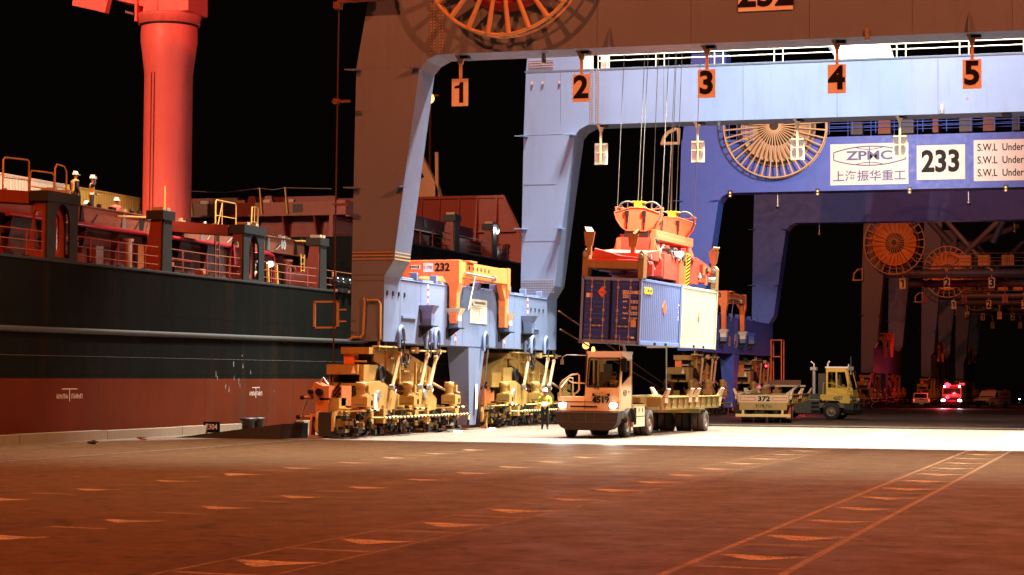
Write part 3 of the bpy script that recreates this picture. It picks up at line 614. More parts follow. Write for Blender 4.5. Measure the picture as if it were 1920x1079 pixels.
walkway(c233, 10.0, 27, .1, 18.2, 1.5, M['crane_blue'], 1.1, 0); walkway(c233, 9.5, 27, 1.7, 18.2, 1.5, M['crane_blue'], 1.1, 0)
for i in range(9): b = MB(); b.bx(11+1.7*i+random.uniform(0, .5), 11.6+1.7*i+random.uniform(0.2, .8), .6, 1.4, 18.2, 18.9+random.uniform(0, .8)); b.build('walkway_machinery', M['rusty'] if i % 2 else M['dark'], c233)
b = MB(); b.bx(3.6, 5.2, -.9, .0, 17.75, 17.85); b.build('reel_platform', M['crane_blue'], c233)
walkway(c233, 3.6, 5.2, -.85, 17.85, .5, M['crane_blue'], 1.1, 0)
b = MB(); b.path([(-1.0, -.3, 17.9), (-.9, -.3, 18.25), (-.6, -.3, 18.6), (-.1, -.3, 18.8), (.1, -.3, 18.8), (.1, -.3, 17.85), (-1.1, -.3, 17.85)], .13, 6); b.build('fender_bracket', M['reel_spoke'], c233)
b = MB(); b.tube((-.4, -.3, 5), (-.35, -.3, 17.8), .05, 6); b.bx(-.5, .2, -.35, -.25, 12.2, 12.3); b.build('tie_rod', M['rusty'], c233)
M['beacon'] = plain('signal_lens', (0.8, 0.4, 0.1), .4, 0, (1, .55, .2), 2.0)
for y_, xs, zz in ((.9, (6.5, 18.8), 14.71), (27.9, (5.2, 12.6, 20.1), 14.71)):
    for x_ in xs:
        b = MB(); b.tube((x_, y_, zz), (x_, y_, zz-.95), .05, 6); b.ball((x_, y_, zz-1.05), .13, 8); b.tube((x_, y_, zz-1.1), (x_, y_, zz-1.22), .12, 8, 1); b.build('pendant_lamp', [M['steel'], M['black']], c233)
for x_ in (3.55, 9.3, 15.2, 21.2):
    b = MB(); b.bx(x_-.14, x_+.1, -.12, -.02, 14.2, 14.66, 0); b.ball((x_-.02, -.15, 14.5), .06, 6, 1); b.ball((x_-.02, -.15, 14.3), .06, 6, 1); b.build('signal_light', [M['dark'], M['beacon']], c233)
_c232 = c232; c232 = c233
for yy, mt in ((7.45-.2, 'cream'), (14.7-.2, 'cream'), (4.0, 'crane_blue'), (18, 'crane_blue')): cup(yy, mt).location.z = .5
c232 = _c232
M['orange_sign'] = plain('orange_sign', (0.8, .25, .12), .5)
b = MB(); b.prism([(10.6, 4.6), (11.35, 4.6), (11.1, 5.3), (10.85, 5.3)], 'yz', 1.372, 1.39, 0); b.prism([(10.85, 4.7), (11.1, 4.7), (10.98, 5.1)], 'yz', 1.39, 1.394, 1); b.ring((1.38, 13.2, 5.0), .5, .02, 'x', 24, 4, 2); b.prism([(13.1, 5.0), (13.3, 5.0), (13.3, 5.35), (13.2, 5.5), (13.1, 5.35)], 'yz', 1.372, 1.385, 0)
b.build('warning_sign', [M['orange_sign'], M['dark'], M['reel_spoke']], c233)
b = MB()
for z_ in (4.0, 5.3): b.bx(1.4, 2.3, 27.6, 28.8, z_, z_+.08)
for x_ in (1.4, 2.22): b.bx(x_, x_+.08, 27.6, 27.68, 2.2, 5.3); b.bx(x_, x_+.08, 28.72, 28.8, 2.2, 5.3)
b.build('ladder_cage', M['orange'], c233)
for yy in (2.3, 24.4): bg_ = bogie(c233, (.5, yy, gz(133+yy))); bg_.scale.z = 1.19
overframe('lifting_frame', 'reddish orange lifting frame marked 233 beyond the cream container', (-27.38, 140.2, 7.6), '233', False, OVG)
# ------------------------------------------------ grey cranes fading into the dark
c3 = make_crane('gantry_crane', 'dim grey gantry crane with tube crossbeam, first beyond the blue one', 226.0, 25.0, M['crane_grey'], 'gantry cranes over the quay', tube_beam=True)
M['reel_orange'] = paint('reel_orange_paint', (0.7, 0.30, 0.10), .5, .3, .05, .3); M['sign_pale'] = M['white']
reel(c3, (3.7, 0, 17.0), 3.25, 24, .9, M['reel_orange'], M['reel_spoke'], .2, .32, .74, .05)
for i in range(5): lane_sign(c3, i+1, 4.45+4.75*i, .6, 14.3)
for i in range(5): lane_sign(c3, 5-i, 4.3+4.75*i, 25.4, 13.6, True)
walkway(c3, 6.0, 26, .1, 14.66, 1.9, M['reel_tan'], 1.2, 0)
b = MB()
for x0, x1 in ((3.2, 11), (9.5, 3), (14, 17.5), (20, 16)): b.tube((x0, 1.0+x0*.05, 17), (x1, 1.4, 24), .38, 12)
b.tube((2.2, 3, 19), (12, 20, 24), .4, 12); b.build('diagonal_brace', M['crane_grey'], c3)
for x_ in (10.5, 12.5, 15): b = MB(); b.bx(x_, x_+1.3, .5, 1.4, 14.66, 15.7); b.build('walkway_machinery', M['reel_orange'], c3)
b = MB(); b.path([(-.8, -.3, 13.2), (-.7, -.3, 13.9), (-.3, -.3, 14.3), (.2, -.3, 14.4), (.2, -.3, 13.2), (-.9, -.3, 13.2)], .09, 6); b.build('fender_bracket', M['reel_spoke'], c3)
bogie(c3, (.5, 2.3, 0)); bogie(c3, (.5, 22.4, 0))
for yy in (8.0, 14.0):
    pass
c3.location.z = gz(226); c3.scale.z = 1-gz(226)/14.7
overframe('lifting_frame', 'small dark orange lifting frame on the first dim grey crane', (-27.38, 233.5, 6.75), '234', False, OVG)
for Y_, lb, lf in ((290.0, 'dim grey gantry crane standing second beyond the blue one', 'faint orange lifting frame on the second dim grey crane'), (345.0, 'barely visible grey gantry crane third beyond the blue one', 'nearly dark lifting frame on the third dim grey crane'), (600.0, 'farthest dark gantry crane at the right picture edge above the van', None)):
    c_ = copy_tree(c3, None, (-29.3, Y_, 0)); c_['label'] = lb; c_.location.z = gz(Y_); c_.scale.z = 1-gz(Y_)/14.7
    if lf:
        overframe('lifting_frame', lf, (-27.38, Y_+7.5, 6.75), '235', False, OVG)
# ---------------------------------------------------------------- the cargo ship alongside
SX = -36.5
SHIP = thing('cargo_ship', 'black and red cargo ship moored along the quay kerb', 'ship', (SX-12, 70, -3))
def wp(mb, name, mats, parent=SHIP, bevel=0):
    o = mb.build(name, mats, parent, bevel); base = SHIP.location
    o.location = -base if parent == SHIP else (0, 0, 0); return o
M['scrape'] = plain('scraped_paint', (.13, .115, .095), .7)
def hull_mat(name, col, dirtcol, scr):
    m, nt, b = nodes(name); L = nt.links.new
    tc = N(nt, 'ShaderNodeTexCoord'); o = tc.outputs['Object']
    mp = N(nt, 'ShaderNodeMapping'); mp.inputs['Scale'].default_value = (1, 0.9, 0.05); L(o, mp.inputs[0])
    mq = N(nt, 'ShaderNodeMapping'); mq.inputs['Scale'].default_value = (1, 0.25, 2.2); L(o, mq.inputs[0])
    st = noise(nt, mp.outputs[0], 1.1, 5, .7); bl = noise(nt, o, .35, 5); sc = noise(nt, mq.outputs[0], 2.2, 7, .75); fn = noise(nt, o, 7, 6, .7)
    c = mixc(nt, ramp(nt, bl, .3, .7, 0, .6), col, [q*.6 for q in col]); c = mixc(nt, ramp(nt, st, .55, .8, 0, .8), c, dirtcol)
    c = mixc(nt, ramp(nt, sc, .72, .76, 0, scr), c, (.25, .22, .19)); c = mixc(nt, ramp(nt, fn, .62, .75, 0, .5), c, [q*.5 for q in dirtcol])
    L(c, b.inputs['Base Color']); L(ramp(nt, bl, .3, .7, .5, .7), b.inputs['Roughness']); b.inputs['Specular IOR Level'].default_value = .05
    # plate seams and slight buckling
    sx = N(nt, 'ShaderNodeSeparateXYZ'); cx = N(nt, 'ShaderNodeCombineXYZ'); L(o, sx.inputs[0]); L(sx.outputs[1], cx.inputs[0]); L(sx.outputs[2], cx.inputs[1])
    br = N(nt, 'ShaderNodeTexBrick'); L(cx.outputs[0], br.inputs['Vector']); br.inputs['Scale'].default_value = 1; br.inputs['Mortar Size'].default_value = .018; br.inputs['Brick Width'].default_value = 9.0; br.inputs['Row Height'].default_value = 2.3
    L(mixc(nt, br.outputs['Fac'], c, [q*.45 for q in col]), b.inputs['Base Color'])
    w = N(nt, 'ShaderNodeTexWave'); w.wave_type = 'BANDS'; w.bands_direction = 'Y'; w.inputs['Scale'].default_value = .11; w.inputs['Distortion'].default_value = .6; L(o, w.inputs[0])
    bp = N(nt, 'ShaderNodeBump'); bp.inputs['Strength'].default_value = .25; bp.inputs['Distance'].default_value = .08; ad = N(nt, 'ShaderNodeMath', operation='ADD'); L(w.outputs['Fac'], ad.inputs[0]); L(bl, ad.inputs[1]); L(ad.outputs[0], bp.inputs['Height']); L(bp.outputs[0], b.inputs['Normal'])
    return m
M['hull_black'] = hull_mat('black_hull_paint', (.0045, .005, .004), (.024, .010, .004), .3); M['hull_red'] = hull_mat('red_boot_paint', (.09, .017, .006), (.05, .03, .02), .35)
M['ship_red'] = paint('ship_red_oxide', (.22, .034, .017), .5, .45, .12, .4); M['ship_pink'] = paint('faded_ship_red', (.27, .078, .038), .55, .45, .15, .45)
M['ship_black'] = plain('ship_black_green', (.011, .013, .010), .6); M['pipe_red'] = plain('glossy_red_pipe', (.30, .014, .018), .35); M['yel'] = paint('yellow_ship_rail', (.65, .38, .08), .5, .3, .1, .2)
M['ship_dark'] = paint('dark_ship_red', (.10, .018, .009), .6, .4, .1, .4); M['strake'] = plain('worn_strake', (.04, .04, .037), .5, .1); M['shiny'] = plain('shiny_black_roller', (.03, .03, .03), .15, .6)
M['ped'] = paint('orange_red_crane_paint', (.90, .135, .105), .5, .3, .04, .42, .8); M['rope_tan'] = plain('mooring_rope', (.35, .25, .14), .8)
# hull from waterline to bulwark: plan outline swept at several heights
plan = [(SX, -20), (SX, 121), (SX-1.2, 130), (SX-4.5, 140), (SX-12.2, 151), (SX-20, 140), (SX-23.3, 130), (SX-24.5, 121), (SX-24.5, -20)]
h = MB(); lv = [-3.4, 2.17, 6.3]; n = len(plan)
for z in lv:
    h.v += [(x, y, z) for x, y in plan]
for j in range(2):
    for i in range(n): h.f.append([j*n+i, j*n+(i+1) % n, (j+1)*n+(i+1) % n, (j+1)*n+i]); h.m.append(1 if j == 0 else 0); h.sm.append(False)
h.f.append([2*n+i for i in range(n)]); h.m.append(0); h.sm.append(False)
fc = [(SX, 95), (SX, 121), (SX-1.2, 130), (SX-4.5, 140), (SX-12.2, 151), (SX-20, 140), (SX-23.3, 130), (SX-24.5, 121), (SX-24.5, 95)]
k_ = len(fc); b0 = len(h.v); h.v += [(x, y, 6.3) for x, y in fc]+[(x, y, 9.25) for x, y in fc]
for i in range(k_): h.f.append([b0+i, b0+(i+1) % k_, b0+k_+(i+1) % k_, b0+k_+i]); h.m.append(0); h.sm.append(False)
h.f.append([b0+k_+i for i in range(k_)]); h.m.append(0); h.sm.append(False)
wp(h, 'hull', [M['hull_black'], M['hull_red']])
b = MB(); b.path([(SX+.02, -20, 3.8), (SX+.02, 62, 3.85), (SX+.02, 92, 3.97), (SX+.02, 121, 4.1)], .11, 8); wp(b, 'rubbing_strake', M['strake'])
b = MB(); b.tube((SX+.005, 40, 2.95), (SX+.005, 120, 3.0), .006, 4); wp(b, 'weld_line', M['scrape'])
b = MB(); b.bx(SX-.25, SX+.04, -20, 95, 6.26, 6.36); b.bx(SX-.25, SX+.04, 95, 121, 9.22, 9.32); wp(b, 'gunwale', M['ship_black'], SHIP, .02)
M['mark_white'] = plain('faded_white_mark', (.5, .4, .33), .7)
for yc, s_ in ((65.4, 1.0), (81.5, .7)):
    b = MB(); b.bx(SX+.002, SX+.008, yc-.55*s_, yc+.55*s_, 1.78, 1.81); b.bx(SX+.002, SX+.008, yc-.02, yc+.02, 1.35, 1.78)
    for i in range(9):
        if i != 4:
            y0 = yc+(i-4)*.21*s_; b.bx(SX+.002, SX+.008, y0-.06, y0-.03, 1.45, 1.62); b.bx(SX+.002, SX+.008, y0-.03, y0+.06, 1.5+.05*(i % 3), 1.52+.05*(i % 3)); b.bx(SX+.002, SX+.008, y0+.05, y0+.075, 1.45, 1.62-.04*(i % 2))
    wp(b, 'tug_mark', M['mark_white'])
b = MB()
for i in range(14):
    yy = random.gauss(80.2, 1.3); zz = random.uniform(1.3, 3.1)
    b.add([(SX+.004, yy, zz), (SX+.004, yy+random.uniform(.02, .08), zz+.02), (SX+.004, yy+random.uniform(.02, .1), zz+random.uniform(.05, .3)), (SX+.004, yy-.02, zz+random.uniform(.05, .25))], [(0, 1, 2, 3)])
wp(b, 'paint_scrape', M['scrape'])
# cargo deck: inner wall, coaming band, pipe, hatch covers
b = MB(); b.bx(-40.7, -40.6, -10, 99, 6.3, 8.25); 
for i in range(38): y = -8+2.8*i; b.prism([(-40.6, 6.3), (-40.2, 8.24), (-40.6, 8.24)], 'xz', y, y+.06)
wp(b, 'hatch_wall', M['ship_dark'])
b = MB(); b.bx(-40.6, -40.0, -10, 101.5, 8.24, 8.95); b.bx(-40.62, -39.9, -10, 101.5, 8.95, 9.0)
for i in range(24):
    y = 60.5+1.9*i
    if i % 3: b.bx(-40.3, -40.05, y+.3, y+.6, 9.0, 9.06+random.uniform(0, .1), 1)
for y0 in (69.7, 77.3, 84.7, 90.2, 95.5):
    b.prism([(y0, 8.93), (y0+.5, 8.93), (y0+.3, 8.3), (y0, 8.3)], 'yz', -39.99, -39.97, 2); b.path([(-39.9, y0+1, 8.35), (-39.8, y0+1.35, 8.6), (-39.9, y0+1.6, 8.55)], .03, 5, 3)
wp(b, 'hatch_coaming', [M['ship_pink'], M['reel_tan'], M['dark'], M['steel']], SHIP, .01)
b = MB(); b.bx(-47, -40.7, -10, 78.0, 8.6, 8.8); b.bx(-47, -40.7, 78.0, 92.5, 7.6, 7.8); b.bx(-62, -47, -10, 97, 8.9, 9.4)
for i in range(8): b.bx(-46.9, -40.75, -8+11*i, -7.6+11*i, 8.8, 8.84)
wp(b, 'hatch_cover', M['ship_pink'])
for pts in ([(-39.5, 40, 8.16), (-39.5, 62.5, 8.16)], [(-39.5, 66, 8.16), (-39.5, 76.8, 8.16), (-39.5, 77.3, 8.05), (-39.5, 77.5, 7.7), (-39.5, 77.5, 6.9), (-39.5, 77.8, 6.6), (-39.5, 78.4, 6.65), (-39.5, 78.6, 7.0), (-39.5, 78.6, 8.0)], [(-39.5, 79.3, 8.16), (-39.5, 85.6, 8.16)], [(-39.5, 87.5, 8.1), (-39.5, 89.4, 8.1), (-39.5, 90.0, 8.0), (-39.5, 90.1, 7.5), (-39.5, 90.1, 6.4)]):
    b = MB(); b.path(pts, .095, 10); wp(b, 'deck_pipe', M['pipe_red'])
# container posts along the deck edge
def capsule(cx, cz, rx, rz): return [(cx+rx*math.cos(a), cz+(rz-rx)*(1 if math.sin(a) > 0 else -1)+rx*math.sin(a)) for a in [2*PI*(i+.5)/20 for i in range(20)]]
def holed(mb, outer, hole, plane, a0, a1, m):
    # outer loop, a slit to the hole, the hole the other way round
    o0 = outer[0]; j = min(range(len(hole)), key=lambda i: (hole[i][0]-o0[0])**2+(hole[i][1]-o0[1])**2)
    hh = hole[j:]+hole[:j+1]; area = sum(outer[i][0]*outer[(i+1) % len(outer)][1]-outer[(i+1) % len(outer)][0]*outer[i][1] for i in range(len(outer)))
    ha = sum(hh[i][0]*hh[i+1][1]-hh[i+1][0]*hh[i][1] for i in range(len(hh)-1))
    if area*ha > 0: hh = hh[::-1]
    mb.prism(list(outer)+[o0]+hh, plane, a0, a1, m)
def deck_post(yc, wide, z0, z1):
    w = 1.05 if wide else .43; b = MB(); H = z1-z0; xo, xi = SX-.12, SX-.68
    outer = [(xi-.22, z0), (xo-.02, z0), (xo-.02, z1-.35), (xi+.1, z1-.35)]
    for y0 in (yc-w, yc+w-.12):
        if wide: holed(b, outer, capsule((xi+xo)/2-.07, z0+H*.42, .17, H*.3), 'xz', y0, y0+.12, 0)
        else: b.prism(outer, 'xz', y0, y0+.12, 0)
    if wide:
        oy = [(yc-w-.03, z0), (yc+w+.03, z0), (yc+w+.03, z1-.34), (yc-w-.03, z1-.34)]
        a_ = [(yc-.5, z0+.15), (yc+.5, z0+.15)]+[(yc+.5*math.cos(t), z0+H*.55+.7*math.sin(t)) for t in [PI*i/10 for i in range(11)]]
        holed(b, oy, a_, 'yz', xo-.02, xo+.06, 1)
        holed(b, [(yc-.7, z0), (yc+.7, z0), (yc+.7, z1-.4), (yc-.7, z1-.4)], capsule(yc, z0+H*.4, .25, H*.3), 'yz', xo-.3, xo-.22, 0)
    else:
        b.prism([(yc-w, z0), (yc+w, z0), (yc+w*.8, z1-.3), (yc-w*.8, z1-.3)], 'yz', xo-.02, xo+.06, 1)
    b.bx(xi-.06, xo+.12, yc-w-.1, yc+w+.1, z1-.36, z1, 1)
    if wide: b.prism([(xi-.1, z1-.02), (-40.05, z1+.2), (-40.05, z1-.25), (xi-.1, z1-.45)], 'xz', yc-w-.1, yc+w*.2, 0)
    for dy in (-.35, .25): b.box((SX-.35, yc+dy*w*1.4, z1+.07), (.5, .28, .14), 2)
    return wp(b, 'deck_post', [M['ship_red'], M['ship_black'], M['reel_tan']])
for yc, wd in ((48.3, True), (56.6, False), (64.85, True), (73.05, False), (81.3, True), (89.15, False)): deck_post(yc, wd, 6.3, 8.75)
for yc in (108.75, 115.8): deck_post(yc, False, 9.25, 11.35)
# edge railings between the posts
def edge_rail(y0, y1, z, lean=()):
    b = MB()
    for zz in (.98, .62, .3): b.path([(SX-.2, y0, z+zz), (SX-.2, (y0+y1)/2, z+zz-.02), (SX-.2, y1, z+zz)], .022, 5, 1)
    nst = max(2, int((y1-y0)/2)); 
    for i in range(nst):
        y = y0+(i+.5)*(y1-y0)/nst; b.tube((SX-.2, y, z-.02), (SX-.2, y, z+1.0), .038, 6, 0); b.bx(SX-.3, SX-.1, y-.1, y+.1, z-.05, z+.1, 2)
    return wp(b, 'railing', [M['ship_red'], M['ship_pink'], M['ship_black']])
for y0, y1 in ((49.5, 56), (57.1, 63.7), (66, 72.5), (73.6, 80.2), (82.4, 88.6), (89.7, 95)): edge_rail(y0, y1, 6.32)
for y0, y1 in ((98, 108), (109.5, 115), (116.6, 119.4)): edge_rail(y0, y1, 9.28)
def ladder_part(x, y, z0, z1, mat, lean=.0):
    b = MB()
    for dy in (-.2, .2): b.beam((x, y+dy, z0), (x-lean, y+dy, z1), .06, .05)
    k = int((z1-z0)/.3)
    for i in range(k): t = (i+.5)/k; b.tube((x-lean*t, y-.2, z0+(z1-z0)*t), (x-lean*t, y+.2, z0+(z1-z0)*t), .022, 5)
    return wp(b, 'ladder', mat)
for y_, z0, z1 in ((62.2, 6.3, 8.5), (75.8, 6.3, 8.0), (82.1, 6.35, 8.95), (92.2, 6.3, 8.2), (94.4, 6.3, 8.1)): ladder_part(-38.7 if y_ < 83 else -38.9, y_, z0, z1, M['yel'] if y_ > 90 else M['ship_pink'])
# yellow guard loops on the hatch ends
def loop(pts, mid, r=.035):
    b = MB(); b.path(pts, r, 6)
    for m0, m1 in mid: b.tube(m0, m1, r*.7, 5)
    return wp(b, 'guard_rail', M['yel'])
xg = -40.3
loop([(xg, 67.0, 8.9), (xg, 67.0, 10.25), (xg, 67.15, 10.35), (xg, 68.75, 10.42), (xg, 68.85, 10.35), (xg, 68.85, 8.9)], [((xg, 67, 9.6), (xg, 68.85, 9.65))])
loop([(xg, 68.95, 8.9), (xg, 68.95, 9.95), (xg, 69.05, 10.05), (xg, 70.6, 10.1), (xg, 70.75, 10.0), (xg, 70.75, 8.9)], [((xg, 69, 9.45), (xg, 70.7, 9.45))])
loop([(xg, 70.8, 8.9), (xg, 70.8, 10.3), (xg, 70.95, 10.48), (xg, 71.5, 10.45), (xg, 71.7, 10.25), (xg, 71.7, 8.9)], [((xg, 70.8, 9.6), (xg, 71.7, 9.6))])
loop([(-41, 81.6, 8.9), (-41, 81.6, 10.6)], [])
loop([(xg, 85.3, 8.9), (xg, 85.3, 10.2), (xg, 85.4, 10.3), (xg, 87.4, 10.3), (xg, 87.5, 10.2), (xg, 87.5, 8.9)], [((xg, 85.3, 9.6), (xg, 87.5, 9.6)), ((xg, 86, 9.0), (xg, 86, 10.3)), ((xg, 85.5, 9.0), (xg, 86, 10.2))])
loop([(xg, 89.2, 8.9), (xg, 89.3, 10.3), (xg, 90, 10.3), (xg, 89.9, 8.9)], [((xg, 89.6, 8.9), (xg, 89.6, 10.35)), ((xg, 89.2, 9.6), (xg, 90, 9.6))])
# mooring gear between deck and hatch
b = MB(); b.cyl((-38.2, 61.0, 6.9), .5, 2.6, 'y', 20, 0); b.cyl((-38.2, 62.4, 6.95), .6, .12, 'y', 20, 1); b.cyl((-38.2, 59.6, 6.95), .6, .12, 'y', 20, 1)
for i in range(20): b.ring((-38.2, 59.8+.13*i, 6.9), .52, .05, 'y', 20, 4, 0)
b.bx(-38.8, -37.6, 59.4, 62.6, 6.3, 6.4, 1); wp(b, 'mooring_winch', [M['rope_tan'], M['ship_red']])
for y_ in (85.2, 86.2, 90.8, 91.9, 93.1):
    b = MB(); b.beam((-37.6, y_, 6.35), (-37.6, y_-.15, 7.35), .1, .1); wp(b, 'bitt_post', M['yel'])
b = MB(); b.bx(-38.4, -37.4, 66.6, 68.0, 6.3, 6.8, 0); b.bx(-38.6, -37.6, 89.5, 90.6, 6.3, 7.2, 0); b.cyl((-38, 66.5, 7.2), .25, 1.0, 'z', 12, 1); b.bx(-38.5, -37.7, 76.3, 77.6, 7.0, 7.05, 1); wp(b, 'deck_box', [M['ship_red'], M['pipe_red']])
b = MB()
for y_ in (90.8, 91.5, 92.4): b.ball((SX-.1, y_, 6.75), .32, 12, 0, (1, .8, 1)); b.cyl((SX-.05, y_, 6.4), .3, .2, 'z', 12, 0)
b.bx(SX-.4, SX+.1, 90.2, 93.2, 6.3, 6.42, 1); wp(b, 'fairlead', [M['shiny'], M['rusty']])
M['float_lamp'] = plain('floodlight_lens', (.9, .9, .85), .4, 0, (1, .97, .85), 14.0); M['green'] = plain('green_paint', (.05, .35, .12), .5)
def flood(x, y, z, col, pw, post=True, base=6.3, sz=.13):
    b = MB()
    if post: b.tube((x, y, base), (x, y, z-.2), .1, 8, 1)
    b.cyl((x, y-.02, z), sz, .14, 'y', 14, 0); b.cyl((x, y+.14, z), sz*1.2, .22, 'y', 14, 1)
    o = wp(b, 'floodlight', [M['float_lamp'], M['green'] if post else M['steel']]); lamp('deck_lamp', 'POINT', (x+.3, y-.5, z), col, pw, .1)
    return o
flood(-37.6, 74.15, 7.5, (.95, 1, .8), 60, True); flood(-39.2, 89.0, 7.55, (.9, .95, 1), 45, False); flood(SX-.2, 116.3, 11.0, (.95, .97, 1), 90, False, sz=.2)
o = text('10', .62, M['white'], SHIP, Vector((-39.97, 92.3, 8.66))-SHIP.location, '+x', .03)
o = text('16', .62, M['white'], SHIP, Vector((-38.96, 110.2, 11.0))-SHIP.location, '+x', .03); text('09', .6, M['white'], SHIP, Vector((-38.96, 113.8, 11.0))-SHIP.location, '+x', .03)
b = MB(); b.path([(-39.9, 93.6, 8.95), (-39.5, 93.7, 8.95), (-39.5, 96.2, 8.95), (-39.9, 96.3, 8.95)], .05, 6); b.tube((-39.5, 96, 8.95), (-39.5, 95.8, 7.2), .05, 6); wp(b, 'guard_rail', M['yel'])
b = MB(); b.path([(-39.9, 75.2, 8.75), (-39.5, 75.3, 8.75), (-39.5, 78.0, 8.9), (-39.9, 78.1, 8.9)], .05, 6); wp(b, 'guard_rail', M['yel'])
kinds = [M['ship_red'], M['ship_pink'], M['reel_tan'], M['pipe_red'], M['dark'], M['ship_dark']]
for i in range(34):
    y = random.uniform(83.5, 97) if i < 18 else random.uniform(58, 84); x = random.uniform(-39.6, -38.0); h_ = random.uniform(.3, 1.5); b = MB(); k_ = i % 5
    if k_ == 0: b.bx(x-.2, x+.2, y-.3, y+.3, 6.32, 6.32+h_)
    elif k_ == 1: b.path([(x, y, 6.3), (x, y, 6.5+h_), (x+.1, y+.1, 6.7+h_), (x+.25, y+.25, 6.65+h_), (x+.28, y+.3, 6.45+h_)], .08, 8); b.cyl((x, y, 6.36), .16, .1, 'z', 10)
    elif k_ == 2: b.cyl((x, y, 6.32+h_/2), .16, h_, 'z', 12); b.cyl((x, y, 6.36+h_), .22, .1, 'z', 12)
    elif k_ == 3: b.beam((x-.3, y, 6.32), (x-.5, y+.1, 8.1), .1, .16); b.bx(x-.5, x-.1, y-.15, y+.2, 6.9, 7.2)
    else: b.cyl((x, y, 6.6), .22, .7, 'y', 12); b.bx(x-.3, x+.3, y-.4, y+.4, 6.3, 6.45)
    wp(b, 'deck_fitting', random.choice(kinds))
for i in range(46):
    y = 60.5+.9*i+random.uniform(-.2, .2); b = MB(); x = -39.98
    if i % 4 == 0: b.box((x-.12, y, 9.06), (.2, .35, .14))
    elif i % 4 == 1: b.prism([(y, 8.3), (y+.35, 8.3), (y+.2, 8.95), (y+.1, 8.95)], 'yz', x, x+.05)
    elif i % 4 == 2: b.beam((x+.05, y, 8.35), (x+.05, y+.4, 8.7), .04, .04); b.ball((x-.1, y, 9.1), .1, 8)
    else: b.cyl((x-.1, y, 9.08), .1, .16, 'z', 8)
    wp(b, 'hatch_cleat', random.choice([M['dark'], M['reel_tan'], M['steel'], M['dark']]))
# raised forecastle: coaming, transverse coaming, breakwater
b = MB(); b.bx(-39.7, -39.0, 98, 119, 10.6, 11.35); b.bx(-39.9, -39.7, 98, 119, 9.25, 10.6); b.bx(-38.6, -37.6, 101, 107, 9.25, 10.1); b.bx(-38.9, -37.5, 112, 117.5, 9.25, 10.3); b.bx(-38.98, -38.8, 98, 119, 10.5, 10.56, 1); wp(b, 'forward_coaming', [M['ship_red'], M['pipe_red']])
b = MB(); yt = 106.0
b.bx(-62, -41, yt, yt+.5, 11.3, 12.02); b.bx(-62, -41, yt-.6, yt+.5, 11.2, 11.3); b.bx(-62, -41, yt+.3, yt+.5, 9.0, 11.2, 1)
for i in range(11): x = -61+1.9*i; b.prism([(yt-.55, 11.2), (yt+.3, 11.2), (yt+.3, 9.2)], 'yz', x, x+.1, 1)
b.bx(-62, -41, yt+.1, yt+.3, 9.8, 9.9, 1)
for x in (-52.5, -50.8, -48.6, -47.0, -45.6): b.box((x, yt+.2, 12.1), (.5, .3, .16), 2)
for x in (-47.9, -46.9): b.prism([(x-.3, 12.0), (x+.3, 12.0), (x+.18, 12.4), (x-.18, 12.4)], 'xz', yt+.1, yt+.4)
b.bx(-62, -44, yt+3, yt+3.4, 12.0, 12.6, 1)
b.bx(-45.35, -44.75, yt-.02, yt-.005, 11.42, 11.9, 3); wp(b, 'transverse_coaming', [M['ship_pink'], M['ship_red'], M['reel_tan'], M['dark']])
for x in (-54, -52.4, -49.2, -47.2, -45.6):
    pass
b = MB()
for x in (-51.6, -47.3, -45.75): b.tube((x+.12, yt-.1, 11.3), (x-.05, yt-.1, 12.85), .05, 6)
b.path([(-54.5, yt-.1, 12.62), (-53, yt-.1, 12.58), (-51.65, yt-.1, 12.75), (-49.5, yt-.1, 12.62), (-47.35, yt-.1, 12.82), (-46.5, yt-.1, 12.72), (-45.8, yt-.1, 12.82), (-43, yt-.1, 12.7)], .02, 5, 1); wp(b, 'stanchion_line', [M['yel'], M['steel']])
b = MB(); yb = 130.0
b.prism([(-60, 9.3), (-60, 14.3), (-40.4, 14.35), (-39.2, 11.9), (-38.3, 9.3)], 'xz', yb, yb+.12)
for i in range(15):
    x = -59.5+1.32*i; b.prism([(yb, 9.3), (yb-.85, 9.3), (yb-.12, 14.2), (yb, 14.2)], 'yz', x, x+(.1 if i % 2 else .16))
b.bx(-60, -40.4, yb-.14, yb, 14.2, 14.38); b.beam((-40.4, yb-.06, 14.3), (-38.3, yb-.06, 9.3), .14, .1); b.bx(-60, -39.6, yb-.3, yb, 11.9, 11.98)
wp(b, 'breakwater', M['ship_red'])
b = MB(); b.prism([(-46.6, 14.3), (-45.0, 14.3), (-45.3, 15.2), (-45.9, 15.9), (-46.4, 15.6)], 'xz', yb+.2, yb+.9); b.beam((-45.6, yb+.5, 15.2), (-47.3, yb+.5, 18.4), .5, .5); b.beam((-45.25, yb+.3, 14.4), (-45.3, yb+.3, 17.4), .2, .2); b.beam((-45.6, yb+.5, 14.8), (-49, yb+.5, 14.9), .4, .35); wp(b, 'foremast', M['reel_tan'])
b = MB(); b.prism([(117.5, 9.3), (119.6, 9.3), (119.9, 10.4), (119.4, 10.4)], 'yz', SX-.6, SX-.4); b.cyl((SX-.9, 118.2, 9.8), .45, .8, 'y', 16, 1); b.bx(SX-1.4, SX-.4, 116.9, 117.3, 9.3, 10.2, 2); wp(b, 'anchor_winch', [M['ship_red'], M['white'], M['steel']])
b = MB(); b.cyl((SX-1.2, 110.6, 10.0), .4, 1.0, 'z', 12); wp(b, 'vent_drum', M['green'])
